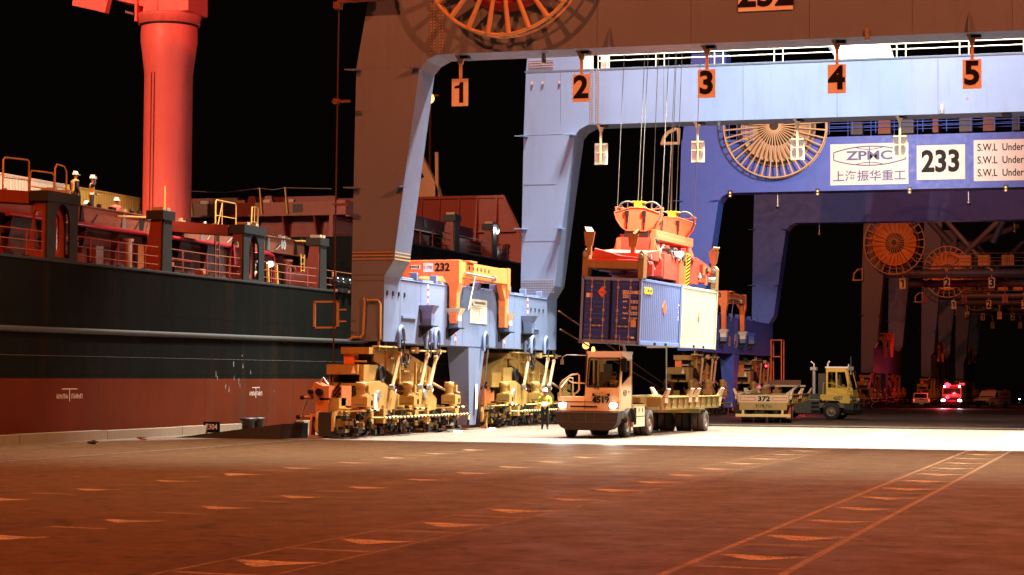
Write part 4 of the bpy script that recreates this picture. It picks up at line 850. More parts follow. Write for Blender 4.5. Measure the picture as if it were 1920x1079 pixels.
# deck crane: pedestal, slewing ring, housing, jib
px_, py_ = -50.22, 100.2
b = MB(); b.lathe([(1.3, 8.5), (1.3, 18.6), (1.31, 18.62), (1.52, 20.3), (1.53, 20.7), (1.5, 21.1)], (px_, py_, 0), 'z', 48)
b.lathe([(1.306, 14.2), (1.31, 14.22), (1.306, 14.24)], (px_, py_, 0), 'z', 48); ped = wp(b, 'deck_crane', M['ped'])
b = MB(); b.lathe([(1.45, 21.1), (1.55, 21.1), (1.55, 21.2), (1.45, 21.2)], (px_, py_, 0), 'z', 48, 1); b.lathe([(1.5, 21.2), (1.66, 21.2), (1.66, 21.55), (1.72, 21.6), (1.72, 21.75), (0, 21.75)], (px_, py_, 0), 'z', 48); wp(b, 'slewing_ring', [M['ped'], M['dark']], ped)
b = MB(); b.bx(px_-.1, px_+1.7, py_-1.2, py_+1.2, 21.75, 28); b.bx(px_-1.1, px_-.1, py_-.2, py_+1.2, 21.75, 28); b.prism([(px_-1.0, 21.75), (px_-.1, 21.75), (px_-.05, 24.5), (px_-.55, 24.5)], 'xz', py_-1.25, py_-1.0); b.prism([(px_-1.5, 21.3), (px_-1.5, 22.6), (px_-1.35, 22.6), (px_-1.35, 21.3)], 'xz', py_-1.2, py_+.4)
wp(b, 'crane_housing', M['ped'], ped, .04)
b = MB()
for zz in (11.6, 16.0, 18.62, 20.3): b.lathe([(1.302 if zz < 19 else 1.52, zz-.02), (1.315 if zz < 19 else 1.535, zz), (1.302 if zz < 19 else 1.525, zz+.02)], (px_, py_, 0), 'z', 48)
wp(b, 'weld_ring', M['ped'], ped)
b = MB()
for a_ in (2.6, 2.75): b.tube((px_+1.36*math.cos(-a_+.9), py_-1.36*math.sin(a_-.9), 10), (px_+1.36*math.cos(-a_+.9), py_-1.36*math.sin(a_-.9), 18.5), .018, 5)
wp(b, 'cable', M['dark'], ped)
b = MB(); b.prism([(px_-.6, 22.0), (px_-.6, 23.4), (px_-11, 27.2), (px_-11, 25.8), (px_-3.0, 22.65)], 'xz', py_-1.0, py_+.8); b.prism([(px_-5.1, 22.3), (px_-3.1, 21.8), (px_-2.9, 22.6), (px_-4.9, 23.4)], 'xz', py_-1.5, py_-1.05, 0); b.beam((px_-1.3, py_-1.2, 22.7), (px_-3.6, py_-1.2, 23.2), .1, .1); b.box((px_-1.7, py_-1.2, 21.75), (.5, .4, .12), 1, Matrix.Rotation(.3, 3, 'Y')); wp(b, 'crane_jib', [M['ped'], M['ship_pink']], ped)
# reach of light on the deck
lamp('ship_deck_floodlight', 'SPOT', (-60, 48, 30), (1, .72, .5), 62000, .4, (-51, 100, 15), 52, .8)
# ---------------------------------------------------------------- containers
M['cont_blue'] = paint('container_blue', (.15, .23, .48), .45, .3, .05, .3); M['cont_navy'] = paint('container_navy', (.018, .05, .34), .4, .3, .06, .3)
M['cont_cream'] = paint('container_cream', (.62, .58, .43), .45, .15, .01, .1); M['cont_white'] = paint('container_white', (.6, .56, .5), .5, .3, .04, .3); M['cont_yellow'] = paint('container_yellow', (.58, .40, .10), .5, .3, .03, .25)
M['bar'] = paint('lock_bar_paint', (.42, .34, .24), .4, .2, .05, .2, metal=.3); M['orange_label'] = plain('orange_label', (.8, .16, .05), .5); M['yellow_letter'] = plain('yellow_letter', (.75, .5, .03), .5)
M['brown_label'] = plain('buff_label', (.55, .36, .22), .6); M['label_white'] = plain('white_letter', (.75, .68, .58), .6)
def container(name, label, cat, L, mat, dmat, loc, rot, doors=True, group=None, H=2.591, pitch=.278):
    t = thing(name, label, cat, loc, 0, group); t.rotation_euler = rot; Wd = 1.219
    b = MB()      # corrugated side and roof sheets in one skin
    for s_ in (-1, 1):
        xs = []; y = .12
        while y < L-.12-pitch*.5:
            for f, d in ((0, 0), (.26, 0), (.5, .036), (.76, .036)): xs.append((y+f*pitch, d))
            y += pitch
        xs.append((L-.1, 0)); vs = [(s_*(Wd-.012-d), yy, z) for yy, d in xs for z in (.16, H-.1)]
        b.add(vs, [(2*i, 2*i+1, 2*i+3, 2*i+2) for i in range(len(xs)-1)])
    b.bx(-Wd+.06, Wd-.06, .08, L-.08, H-.07, H-.03); b.bx(-Wd+.06, Wd-.06, .1, L-.1, .1, .16); b.bx(-Wd+.05, Wd-.05, L-.06, L-.03, .1, H-.08)
    if not doors: b.bx(-Wd+.05, Wd-.05, .03, .06, .1, H-.08)
    b.build('side_panels', mat, t)
    f = MB()
    for s_ in (-1, 1):
        for y0 in (0, L-.16): f.bx(s_*Wd-(.1 if s_ > 0 else 0), s_*Wd+(.1 if s_ < 0 else 0), y0, y0+.16, .118, H-.118)
        f.bx(min(s_*Wd, s_*(Wd-.06)), max(s_*Wd, s_*(Wd-.06)), .178, L-.178, .01, .165); f.bx(min(s_*Wd, s_*(Wd-.06)), max(s_*Wd, s_*(Wd-.06)), .178, L-.178, H-.11, H-.01)
    for y0 in (.0, L-.1): f.bx(-Wd+.162, Wd-.162, y0, y0+.1, .01, .15); f.bx(-Wd+.162, Wd-.162, y0, y0+.1, H-.13, H-.01)
    for i in range(12): f.bx(-Wd+.07, Wd-.07, .3+i*(L-.6)/11.5, .36+i*(L-.6)/11.5, .02, .1)
    f.build('frame', mat, t, .008)
    c = MB()
    for sx in (-1, 1):
        for y0 in (-.004, L-.174):
            for z0 in (-.004, H-.114): c.bx(sx*(Wd+.004)-(.162 if sx > 0 else 0), sx*(Wd+.004)+(.162 if sx < 0 else 0), y0, y0+.178, z0, z0+.118); c.cyl((sx*(Wd-.08), y0-.001, z0+.06), .032, .01, 'y', 10, 1); c.cyl((sx*(Wd+.0045), y0+.09, z0+.06), .03, .01, 'x', 10, 1)
    c.build('corner_castings', [mat, M['black']], t)
    p = MB()
    for yy in (L*.5-1.0, L*.5+.65):
        for s_ in (-1, 1): p.bx(s_*(Wd+.002)-.003, s_*(Wd+.002)+.003, yy, yy+.34, .03, .13)
    p.build('fork_pocket', M['black'], t)
    if doors:
        for s_ in (-1, 1):
            x0, x1 = (s_*.01, s_*(Wd-.11)); x0, x1 = min(x0, x1), max(x0, x1)
            d = MB(); d.bx(x0, x1, .035, .07, .155, H-.135)
            for i in range(5): z0 = .3+.45*i; d.prism([(.035, z0-.06), (.015, z0-.02), (.015, z0+.22), (.035, z0+.26)], 'yz', x0+.08, x1-.06, 0)
            d.bx(x0, x0+.03, .01, .035, .155, H-.135, 1); d.bx(x1-.03, x1, .01, .035, .155, H-.135, 1)
            dr = d.build('door', [dmat, M['black']], t)
            for xr in (.28, .78):
                r = MB(); x = s_*xr; r.tube((x, -.015, .06), (x, -.015, H-.05), .017, 8)
                for z0 in (.09, .3, .92, 1.3, 2.2, H-.1): r.bx(x-.045, x+.045, -.02, .034, z0-.05, z0+.05)
                r.beam((x, -.03, .7), (x-s_*.28 if xr > .5 else x+s_*.26, -.035, .69), .02, .035); r.cyl((x-s_*.13 if xr > .5 else x+s_*.13, -.03, .69), .04, .06, 'y', 8)
                r.build('lock_rod', M['bar'], dr)
    return t
AZ, TI = R(-2.588), .041
def cloc(u, v, w):
    Mx = Matrix.Rotation(AZ, 3, 'Z') @ Matrix.Rotation(TI, 3, 'Y'); return Vector((-18.533, 77.259, 3.589))+Mx @ Vector((u, v, w))
cb = container('shipping_container', 'blue twenty foot container with navy doors hanging under the spreader', 'container', 6.058, M['cont_blue'], M['cont_navy'], cloc(-1.219, 0, 0), (0, TI, AZ), True, 'pair of containers lifted together')
cc = container('shipping_container', 'cream twenty foot container hanging behind the blue one', 'container', 6.058, M['cont_cream'], M['cont_cream'], cloc(-1.219, 6.14, 0), (0, TI, AZ), False, 'pair of containers lifted together')
# writing and placards on the navy doors and the sides
for s_, x, z, sz in (('SEGU', .64, 2.02, .19), ('221082 2', 1.0, 2.02, .17), ('22G1', .64, 1.86, .19)):
    text(s_, sz, M['label_white'], cb, (x-.02, -.002, z), '-y', .03, sx=.66)
for s_, x, z in (('MGW', .58, 1.66), ('30 480 KG', .95, 1.69), ('67 200 LB', .95, 1.62), ('Tare', .57, 1.43), ('2 180 KG', .95, 1.46), ('4 810 LB', .95, 1.39), ('Payload', .61, 1.21), ('28 300 KG', .95, 1.24), ('62 390 LB', .95, 1.17), ('Cube', .58, 1.02), ('33.1 CU.M', .93, 1.02), ('1 170', .93, .95)): text(s_, .085, M['label_white'], cb, (x, -.002, z), '-y', .02, sx=.8)
b = MB(); b.prism([(-.36, 1.78), (-.18, 2.0), (-.36, 2.22), (-.54, 2.0)], 'xz', -.005, .008, 0); b.bx(-1.0, -.88, -.005, .01, 1.78, 1.95, 1); b.bx(-.87, -.75, -.005, .01, 1.78, 1.95, 2); b.bx(.85, 1.05, -.005, .01, .68, .94, 2); b.bx(.87, 1.0, -.005, .01, .24, .31, 1); b.build('placard', [M['orange_label'], M['label_white'], M['brown_label']], cb)
text('FLAMMABLE', .05, M['black'], cb, (-.36, -.008, 1.99), '-y', .01)
text('SCO', .34, M['yellow_letter'], cb, (1.221, 1.0, 2.12), '+x', .06, sx=1.7)
b = MB(); b.prism([(3.15, 1.55), (3.45, 1.85), (3.75, 1.55), (3.45, 1.25)], 'yz', 1.21, 1.222); b.build('placard', M['orange_label'], cb)
b = MB()
for i in range(7): b.add([(1.2215, 5.5+random.uniform(-.15, .15), 1.1+i*.1), (1.2215, 5.6+random.uniform(-.1, .2), 1.12+i*.1), (1.2215, 5.55, 1.2+i*.1)], [(0, 1, 2)])
b.build('paint_scrape', M['label_white'], cb)
b = MB(); b.prism([(2.8, 1.35), (2.95, 1.75), (3.1, 1.35), (2.95, 1.1)], 'yz', 1.21, 1.222); b.build('placard', M['brown_label'], cc)
# containers stowed on the ship
container('deck_container', 'grey white forty foot container stowed on the ship deck', 'container', 12.19, M['cont_white'], M['cont_white'], (-53.7, 81.0, 9.42), (0, 0, 0), False, 'containers stowed on the ship')
container('deck_container', 'yellow forty foot container stowed beside the red crane column', 'container', 12.19, M['cont_yellow'], M['cont_yellow'], (-53.7, 93.6, 9.42), (0, 0, 0), False, 'containers stowed on the ship')
container('deck_container', 'grey white container at the left edge of the ship deck', 'container', 12.19, M['cont_white'], M['cont_white'], (-53.7, 68.5, 9.42), (0, 0, 0), False, 'containers stowed on the ship')
# ---------------------------------------------------------------- the spreader
M['spr'] = paint('spreader_red', (.60, .072, .04), .5, .35, .14, .35, 1.6); M['spr_or'] = paint('spreader_orange', (.70, .16, .06), .5, .35, .06, .35, 1.6); M['olive'] = paint('worn_olive_yellow', (.27, .16, .055), .55, .5, .35, .5, 2.5); M['logo'] = plain('faded_blue_logo', (.13, .08, .28), .6)
sp = thing('spreader', 'orange red twin spreader with two sheave blocks holding the containers', 'spreader', cloc(-1.219, 6.1, 2.591)); sp.rotation_euler = (0, TI, AZ)
for s_ in (-1, 1):
    b = MB(); y0 = s_*6.0; a, c_ = min(y0, y0-s_*.45), max(y0, y0-s_*.45)
    b.bx(-1.0, 1.0, a, c_, .34, .62, 0); b.bx(-.95, .95, a-.01 if s_ < 0 else a, c_, .3, .34, 2); b.prism([(-.85, .62), (-.8, 1.12), (.3, .86), (1.0, .8), (1.0, .62)], 'xz', a+.06, c_-.02, 1)
    b.prism([(-1.0, .62), (-1.0, .7), (1.0, .7), (1.0, .62)], 'xz', a, c_, 1)
    for u in (-1, 1): b.prism([(u*1.02, .0), (u*1.24, .0), (u*1.24, .95), (u*1.15, 1.08), (u*1.02, 1.0)], 'xz', a-.03, c_+.03, 0); b.cyl((u*1.12, a-.05, .85), .1, .12, 'y', 12, 3)
    b.build('end_beam', [M['olive'], M['spr'], M['dark'], M['steel']], sp, .01)
    for u in (-1, 1):
        q = MB(); yy = s_*6.0; e = .55
        if (s_, u) == (-1, 1): yy, u_ = -5.4, .62
        else: u_ = u*.98
        q.beam((u_, yy, .85), (u_, yy+s_*.05, 1.25), .16, .2); q.prism([(u_-.14, 1.2), (u_+.14, 1.2), (u_+.2, 1.6), (u_+.22, 1.75), (u_-.22, 1.75), (u_-.2, 1.6)], 'xz', yy-.1+s_*.05, yy+s_*.05, 0); q.beam((u_, yy, 1.72), (u_+u*.14, yy-s_*.1, 1.92), .36, .05); q.build('guide_flipper', M['olive'], sp)
for u in (-.62, .62):
    b = MB(); b.bx(u-.22, u+.22, -5.55, 5.55, .28, .78); b.bx(u-.28, u+.28, -5.55, -3.4, .28, 1.0) ; b.bx(u-.28, u+.28, 3.2, 5.55, .28, 1.0)
    b.bx(u-.3, u+.3, -3.45, -3.2, .2, 1.1, 1); b.build('main_beam', [M['spr'], M['dark']], sp, .015)
for y0, w in ((-4.7, .9), (4.2, 1.3)):
    b = MB(); b.bx(.9, .912, y0-w*.6, y0+w*.6, .33, .95, 0)
    for i in range(7): b.prism([(y0-.45+i*.13, .5), (y0-.38+i*.13, .5), (y0-.36+i*.13, .82), (y0-.41+i*.13, .84)], 'yz', .912, .916, 1)
    b.build('name_panel', [M['spr_or'], M['logo']], sp)
b = MB(); b.bx(-1.1, 1.1, -2.9, 2.9, .22, .9); b.bx(-1.05, 1.14, -2.7, -.5, .15, 1.15); b.bx(-1.05, 1.14, .9, 2.8, .15, 1.2)
b.prism([(-1.05, .9), (1.05, .9), (.75, 1.75), (-.75, 1.75)], 'xz', -3.0, -2.5); b.prism([(-1.05, .9), (1.05, .9), (.75, 1.75), (-.75, 1.75)], 'xz', 2.3, 2.8)
for u in (-.85, .6): b.prism([(u, .9), (u+.25, .9), (u+.2, 1.7), (u+.05, 1.7)], 'xz', -3.06, -2.96, 1)
for i in range(40): b.box((random.uniform(.3, 1.12), random.uniform(-1.9, 2.0), random.uniform(.9, 1.5)), (random.uniform(.1, .4), random.uniform(.08, .5), random.uniform(.06, .3)), random.choice((0, 0, 2, 3, 4)))
for i in range(9): y0 = random.uniform(-2.2, 1.5); b.path([(1.1, y0, 1.3), (1.18, y0+.2, 1.0), (1.17, y0+.45, 1.1), (1.1, y0+.6, 1.45)], .025, 5, 2)
b.build('center_frame', [M['spr'], M['spr_or'], M['dark'], M['steel'], M['white']], sp, .01)
for v0, v1, n_ in ((-5.4, -2.8, 16), (2.8, 5.4, 14), (-2.8, 2.8, 26)):
    for i in range(n_):
        b = MB(); v = random.uniform(v0, v1); u = random.choice((-1, 1, 1, 1))*random.uniform(.75, 1.08); w = random.uniform(.35, 1.0); k_ = i % 4
        if k_ == 0: b.box((u, v, w), (random.uniform(.15, .3), random.uniform(.2, .6), random.uniform(.15, .45)))
        elif k_ == 1: b.cyl((u, v, w), random.uniform(.07, .14), random.uniform(.2, .7), random.choice('xyz'), 12)
        elif k_ == 2: b.path([(u, v, w), (u+.08, v+.15, w-.12), (u+.08, v+.4, w-.1), (u, v+.55, w+.1)], .03, 6)
        else: b.prism([(v, w-.2), (v+.35, w-.2), (v+.25, w+.2), (v+.05, w+.25)], 'yz', u, u+.05)
        b.build('machinery_fitting', random.choice([M['spr'], M['spr'], M['spr_or'], M['dark'], M['dark'], M['olive'], M['steel']]), sp)
for y0, y1 in ((-5.4, -3.0), (3.0, 5.4)):
    b = MB(); b.prism([(y0, .8), (y0, 1.0), (y1, 1.25) if y0 < 0 else (y1, 1.0), (y1, .8)] if y0 < 0 else [(y0, .8), (y0, 1.3), (y1, 1.0), (y1, .8)], 'yz', -1.0, 1.0); b.build('deck_plate', M['spr'], sp, .01)
b = MB(); b.bx(1.15, 1.2, .55, 1.15, -.1, 1.35)
for i in range(10): z0 = -.1+.145*i; b.add([(1.202, .55, z0), (1.202, 1.15, z0+.16 if z0 < 1.19 else 1.35), (1.202, 1.15, min(1.35, z0+.235)), (1.202, .55, z0+.075)], [(0, 1, 2, 3)], 1)
b.build('hazard_panel', [M['yellow_letter'], M['black']], sp)
b = MB(); b.bx(.9, 1.16, -.35, .5, -.12, 1.0); 
for i in range(3): b.bx(1.16, 1.165, -.2+.22*i, -.18+.22*i, 0, .95, 1)
b.build('cabinet', [M['spr_or'], M['dark']], sp, .01)
b = MB(); b.bx(-.8, .8, -2.6, 2.6, 1.72, 1.9); b.bx(-.65, -.35, -2.4, 2.4, 1.9, 2.0); b.bx(.45, .75, -2.7, 3.2, 1.75, 2.1); b.bx(-.5, .5, -3.0, -2.4, 1.74, 2.02, 1); b.bx(-.5, .5, 2.2, 2.8, 1.74, 2.02, 1)
for u in (-.75, .75): b.cyl((u, -2.75, 1.6), .14, .3, 'y', 12, 1)
b.build('head_beam', [M['spr_or'], M['dark']], sp, .01)
for v in (-2.7, 2.5):
    b = MB(); P = [(-.95, 2.75), (-.3, 2.95), (.3, 2.95), (.95, 2.75), (.85, 2.45), (.62, 2.15), (.42, 2.02), (-.42, 2.02), (-.62, 2.15), (-.85, 2.45)]
    for y0 in (v-.3, v+.22): b.prism(P, 'xz', y0, y0+.08)
    b.bx(-.42, .42, v-.22, v+.22, 2.02, 2.08)
    for i in range(10):
        p, q = P[i], P[(i+1) % 10]; b.beam((p[0], v-.31, p[1]), (q[0], v-.31, q[1]), .05, .04)
    for u in (-.42, .3): b.box((u, v-.33, 2.72), (.16, .08, .2), 2); b.beam((u+.02, v-.33, 2.65), (u+.02, v-.33, 2.08), .06, .05, 2); b.box((u+.02, v-.32, 2.5), (.1, .05, .3), 2)
    b.bx(-.16, .16, v-.25, v+.25, 2.95, 3.2, 1); b.bx(-.26, .26, v-.26, v+.26, 3.16, 3.22, 1)
    for s_ in (-1, 1): b.beam((s_*.95, v, 2.75), (s_*1.0, v, 2.98), .06, .06); b.beam((s_*1.0, v, 2.98), (s_*.45, v, 2.9), .05, .05)
    hb = b.build('sheave_block', [M['spr_or'], M['yellow_letter'], M['dark']], sp, .008)
    for s_ in (-1, 1):
        w = MB(); w.ring((s_*.5, v, 2.78), .43, .035, 'y', 32, 6); w.cyl((s_*.5, v, 2.78), .09, .2, 'y', 12)
        for i in range(8): a = 2*PI*i/8; w.beam((s_*.5+.08*math.cos(a), v, 2.78+.08*math.sin(a)), (s_*.5+.42*math.cos(a), v, 2.78+.42*math.sin(a)), .03, .03)
        w.build('sheave', M['rope'], hb)
b = MB(); b.cyl((1.2, -.55, 1.25), .11, .12, 'y', 14, 0); b.cyl((1.2, -.42, 1.25), .14, .2, 'y', 14, 1); b.build('work_lamp', [M['float_lamp'], M['steel']], sp)
for v, xs in ((-2.7, (-.93, -.07, .07, .93)), (2.5, (-.93, -.12, .12, .93))):
    for u in xs:
        b = MB(); b.tube((u, v, 2.8), (u*1.05+(.1 if v < 0 else -.2), v, 42), .016, 6); b.build('hoist_rope', M['rope'], sp)
for u in (.35, .62):
    b = MB(); b.tube((u, -.6, 2.0), (u*1.2, -.4, 42), .013, 6); b.build('hoist_rope', M['rope'], sp)
# ---------------------------------------------------------------- vehicles
def glass_mat():
    m, nt, b = nodes('window_glass'); L = nt.links.new
    tr = N(nt, 'ShaderNodeBsdfTransparent'); tr.inputs[0].default_value = (.75, .82, .76, 1); gl = N(nt, 'ShaderNodeBsdfGlossy'); gl.inputs['Roughness'].default_value = .03
    fr_ = N(nt, 'ShaderNodeFresnel'); fr_.inputs[0].default_value = 1.45; mx = N(nt, 'ShaderNodeMixShader'); L(fr_.outputs[0], mx.inputs[0]); L(tr.outputs[0], mx.inputs[1]); L(gl.outputs[0], mx.inputs[2]); L(mx.outputs[0], nt.nodes['Material Output'].inputs['Surface']); return m
M['glass'] = glass_mat()
M['cab'] = paint('cab_cream_yellow', (.74, .60, .36), .35, .2, .03, .15); M['cab_yellow'] = paint('cab_yellow', (.62, .38, .06), .35, .2, .03, .15); M['cab_white'] = paint('cab_roof_white', (.75, .73, .68), .4, .2, .02, .1)
M['bumper'] = plain('dark_bumper', (.028, .023, .018), .5); M['chassis'] = plain('chassis_paint', (.10, .08, .06), .6); M['interior'] = plain('cab_interior', (.16, .15, .13), .7)
M['lamp_on'] = plain('lit_headlight', (1, 1, 1), .3, 0, (1, .93, .8), 40); M['amber_on'] = plain('lit_amber_beacon', (1, .5, .1), .3, 0, (1, .45, .1), 4); M['bed_yellow'] = paint('trailer_yellow', (.36, .26, .08), .55, .5, .2, .5, 1.5); M['bed_green'] = paint('trailer_olive', (.34, .33, .13), .55, .4, .15, .4, 1.5); M['guide'] = paint('worn_guide_plate', (.60, .46, .30), .55, .4, .25, .3, 3)
M['flap'] = plain('orange_mudflap', (.45, .10, .04), .7); M['tank'] = paint('tank_grey', (.045, .04, .03), .5, .4, .1, .4)
def rr(x0, x1, z0, z1, r, n=4):
    P = []
    for cx, cz, a0 in ((x1-r, z1-r, 0), (x0+r, z1-r, PI/2), (x0+r, z0+r, PI), (x1-r, z0+r, 1.5*PI)):
        P += [(cx+r*math.cos(a0+PI/2*i/n), cz+r*math.sin(a0+PI/2*i/n)) for i in range(n+1)]
    return P
def wheel(parent, x, y, r=.53, w=.3, side=1, mat='rubber', name='wheel'):
    b = MB(); h = w/2; b.lathe([(r*.58, -h), (r*.62, -h-.01), (r*.95, -h*.9), (r, -h*.6), (r, h*.6), (r*.95, h*.9), (r*.62, h+.01), (r*.58, h)], (0, 0, 0), 'x', 32, 0)
    for i in range(40): a = 2*PI*i/40; b.box((0, math.cos(a)*r*.995, math.sin(a)*r*.995), (w*.92, .02, .02), 0, Matrix.Rotation(a, 3, 'X'))
    o = b.build(name, [M[mat]], parent, 0, (x, y, r))
    q = MB(); q.lathe([(r*.6, h*.85), (r*.5, h*.8), (r*.48, h*.1), (r*.3, h*.15), (r*.28, h*.7), (r*.16, h*.8), (0, h*.8)], (0, 0, 0), 'x', 24)
    q.lathe([(r*.6, -h*.85), (r*.4, -h*.4), (0, -h*.4)], (0, 0, 0), 'x', 24)
    for i in range(8): a = 2*PI*i/8; q.cyl((h*.3, math.cos(a)*r*.38, math.sin(a)*r*.38), .022, .08, 'x', 6)
    e = q.build('rim', M['rusty_rim'], o); e.scale = (side, 1, 1); return o
M['rusty_rim'] = paint('dusty_rim', (.22, .16, .11), .6, .4, .3, .3, 3)
def tractor(label, loc, rz, cab, num, on=True):
    t = thing('terminal_tractor', label, 'tractor', loc, rz, 'terminal tractors')
    b = MB(); b.bx(-.75, .75, .3, 5.2, .55, .95, 0); b.bx(-.95, .95, 2.3, 5.3, .95, 1.08, 0); b.bx(-1.2, 1.2, .35, 2.2, .75, 1.05, 0)
    b.cyl((0, 1.2, .53), .12, 2.0, 'x', 10); b.cyl((0, 4.4, .53), .16, 2.0, 'x', 10); b.prism([(3.7, 1.08), (5.0, 1.08), (4.8, 1.3), (4.0, 1.3)], 'yz', -.45, .45); b.bx(-.5, .5, .4, 1.9, .3, .6); b.build('chassis', [M['chassis']], t)
    # cab shell: front slopes back, with real window openings
    b = MB(); x0, x1, zb, zt = -.18, 1.2, 1.55, 3.28
    def fy(z): return .02+.42*max(0, (z-1.6))/1.7
    outer = [(x0, 1.04), (x1, 1.04), (x1, zt-.1), (x1-.1, zt), (x0+.1, zt), (x0, zt-.1)]; win = rr(x0+.07, x1-.06, 1.97, 3.08, .1)
    k = MB(); holed(k, outer, win, 'xz', 0, .06, 0); k.v = [(x, y+fy(z), z) for x, y, z in k.v]; b.add(k.v, k.f)
    for sx, wn in ((x1, [(.38, 2.02), (1.68, 2.42), (1.68, 3.0), (.58, 3.0)]), (x0, [(.38, 2.0), (1.68, 2.0), (1.68, 3.0), (.58, 3.0)])):
        k = MB(); a0, a1 = (sx-.05, sx) if sx > 0 else (sx, sx+.05)
        holed(k, [(.06, 1.04), (1.82, 1.04), (1.82, zt), (.48, zt), (.06, 1.6)], wn, 'yz', a0, a1, 0); b.add(k.v, k.f)
        if sx < 0: b.bx(a0, a1, 1.08, 1.18, 2.0, 3.0)
    k = MB(); holed(k, [(x0, 1.04), (x1, 1.04), (x1, zt), (x0, zt)], rr(x0+.3, x1-.12, 1.7, 3.0, .08), 'xz', 1.77, 1.82, 0); b.add(k.v, k.f)
    b.bx(x0, x1, .1, 1.8, 1.04, 1.12)
    b.bx(x0-.02, x1+.02, .36, 1.86, 3.24, 3.34, 1); b.bx(x0, x1, .41, .45, 3.12, 3.3, 1); b.bx(x1+.001, x1+.008, .5, 1.8, 3.06, 3.25, 1); b.prism([(.05, 3.1), (.05, 3.245), (x1-.06, 3.245), (x1-.06, 3.1)], 'xz', .375, .40, 1); b.prism([(x0+.02, 3.11), (x1-.02, 3.11), (x1-.02, 3.25), (x0+.02, 3.25)], 'xz', .36, .39, 1)
    # low nose and side platform
    b.prism([(0, 1.04), (0, 1.42), (.06, 1.58), (1.9, 1.58), (1.9, 1.3), (1.75, 1.2), (.75, 1.2), (.6, 1.04)], 'yz', -1.25, -.185, 0); b.prism([(0, 1.0), (0, 1.035), (.5, 1.035), (.5, 1.0)], 'yz', -1.25, 1.22, 2)
    b.bx(-1.2, .35, -.012, .004, 1.37, 1.4, 2); b.prism(rr(-.75, .35, 1.18, 1.235, .025), 'xz', -.014, .004, 2)
    body = b.build('cab', [cab, M['cab_white'], M['black']], t, .012)
    g = MB(); v0 = [(x0+.05, fy(1.95)+.03, 1.95), (x1-.04, fy(1.95)+.03, 1.95), (x1-.04, fy(3.1)+.03, 3.1), (x0+.05, fy(3.1)+.03, 3.1)]; g.add(v0, [(0, 1, 2, 3)]); g.build('windscreen', M['glass'], body)
    s = MB(); k = MB(); holed(k, rr(x0+.04, x1-.03, 1.94, 3.11, .11), rr(x0+.09, x1-.08, 1.99, 3.06, .09), 'xz', -.012, .004, 0); s.add([(x, y+fy(z), z) for x, y, z in k.v], k.f); s.build('window_seal', M['black'], body)
    g = MB(); g.add([(x1-.03, .38, 2.02), (x1-.03, 1.68, 2.42), (x1-.03, 1.68, 3.0), (x1-.03, .58, 3.0)], [(0, 1, 2, 3)]); g.add([(x0+.03, .38, 2.0), (x0+.03, 1.68, 2.0), (x0+.03, 1.68, 3.0), (x0+.03, .58, 3.0)], [(0, 1, 2, 3)]); g.build('side_window', M['glass'], body)
    w = MB(); w.beam((.25, -.03+fy(1.9), 1.88), (-.05, fy(2.2)-.03, 2.25), .02, .03); w.beam((.4, -.03+fy(1.85), 1.86), (.1, fy(2.1)-.03, 2.12), .02, .03); w.build('wiper', M['black'], body)
    i_ = MB(); i_.bx(.15, .75, 1.0, 1.15, 1.5, 2.55); i_.bx(.15, .75, .65, 1.15, 1.35, 1.62); i_.prism([(.22, 1.12), (.22, 1.85), (.5, 1.85), (.6, 1.12)], 'yz', -.1, 1.1); i_.bx(.3, .6, 1.0, 1.1, 2.55, 2.85); i_.build('seat', M['interior'], body)
    st = MB(); st.ring((0, 0, 0), .21, .018, 'z', 24, 6); st.beam((-.2, 0, 0), (.2, 0, 0), .03, .02); st.tube((0, 0, 0), (0, 0, -.4), .03, 6); o = st.build('steering_wheel', M['black'], body, 0, (.62, .58, 2.05)); o.rotation_euler = (R(35), 0, 0)
    d = MB(); d.bx(x1, x1+.006, .2, .215, 1.1, 1.9); d.bx(x1, x1+.006, 1.72, 1.735, 1.1, 3.05); d.bx(x1, x1+.03, 1.3, 1.42, 1.75, 1.8); d.build('door_seam', M['black'], body)
    if on: text('4519', .34, M['tank'], body, (x1+.004, .82, 1.72), '+x', .0, sx=.75); text('4519', .33, M['black'], t, (.48, -.0, 1.46), '-y', .035, sx=1.02); q = MB(); q.bx(.14, .84, -.005, .012, 1.61, 1.72); q.build('badge', M['black'], t); text('TERBERG', .13, cab, t, (.49, -.012, 1.665), '-y', .02, sx=1.0); text('DRIVE SAFELY', .09, M['red'], body, (.51, .34, 3.03), '-y', .01)
    else: text(num, .32, M['tank'], t, (-1.26, .75, 1.35), '-x', .02, sx=.9)
    bp = MB(); P = [(-1.28, 1.02), (1.26, 1.02), (1.2, .62), (1.05, .4), (.8, .3), (-.8, .3), (-1.05, .4), (-1.24, .62)]
    bp.prism(P, 'xz', -.22, .35); bp.bx(-1.28, 1.27, -.26, -.2, .96, 1.02, 1); bp.bx(-1.2, 1.16, -.25, -.22, .6, .63, 1)
    for x in (-.72, -.05, .3): bp.bx(x-.012, x+.012, -.24, -.215, .6, .98, 1)
    bp.build('bumper', [M['bumper'], M['chassis']], t, .03)
    for x in (-1.04, 1.0):
        h = MB(); h.prism(rr(x-.17, x+.17, 1.17, 1.35, .06), 'xz', -.03, .02, 0); h.prism(rr(x-.15, x+.14, 1.17, 1.35, .08), 'xz', -.05, -.032, 1); h.build('headlight', [M['steel'], M['lamp_on'] if on else M['white']], t)
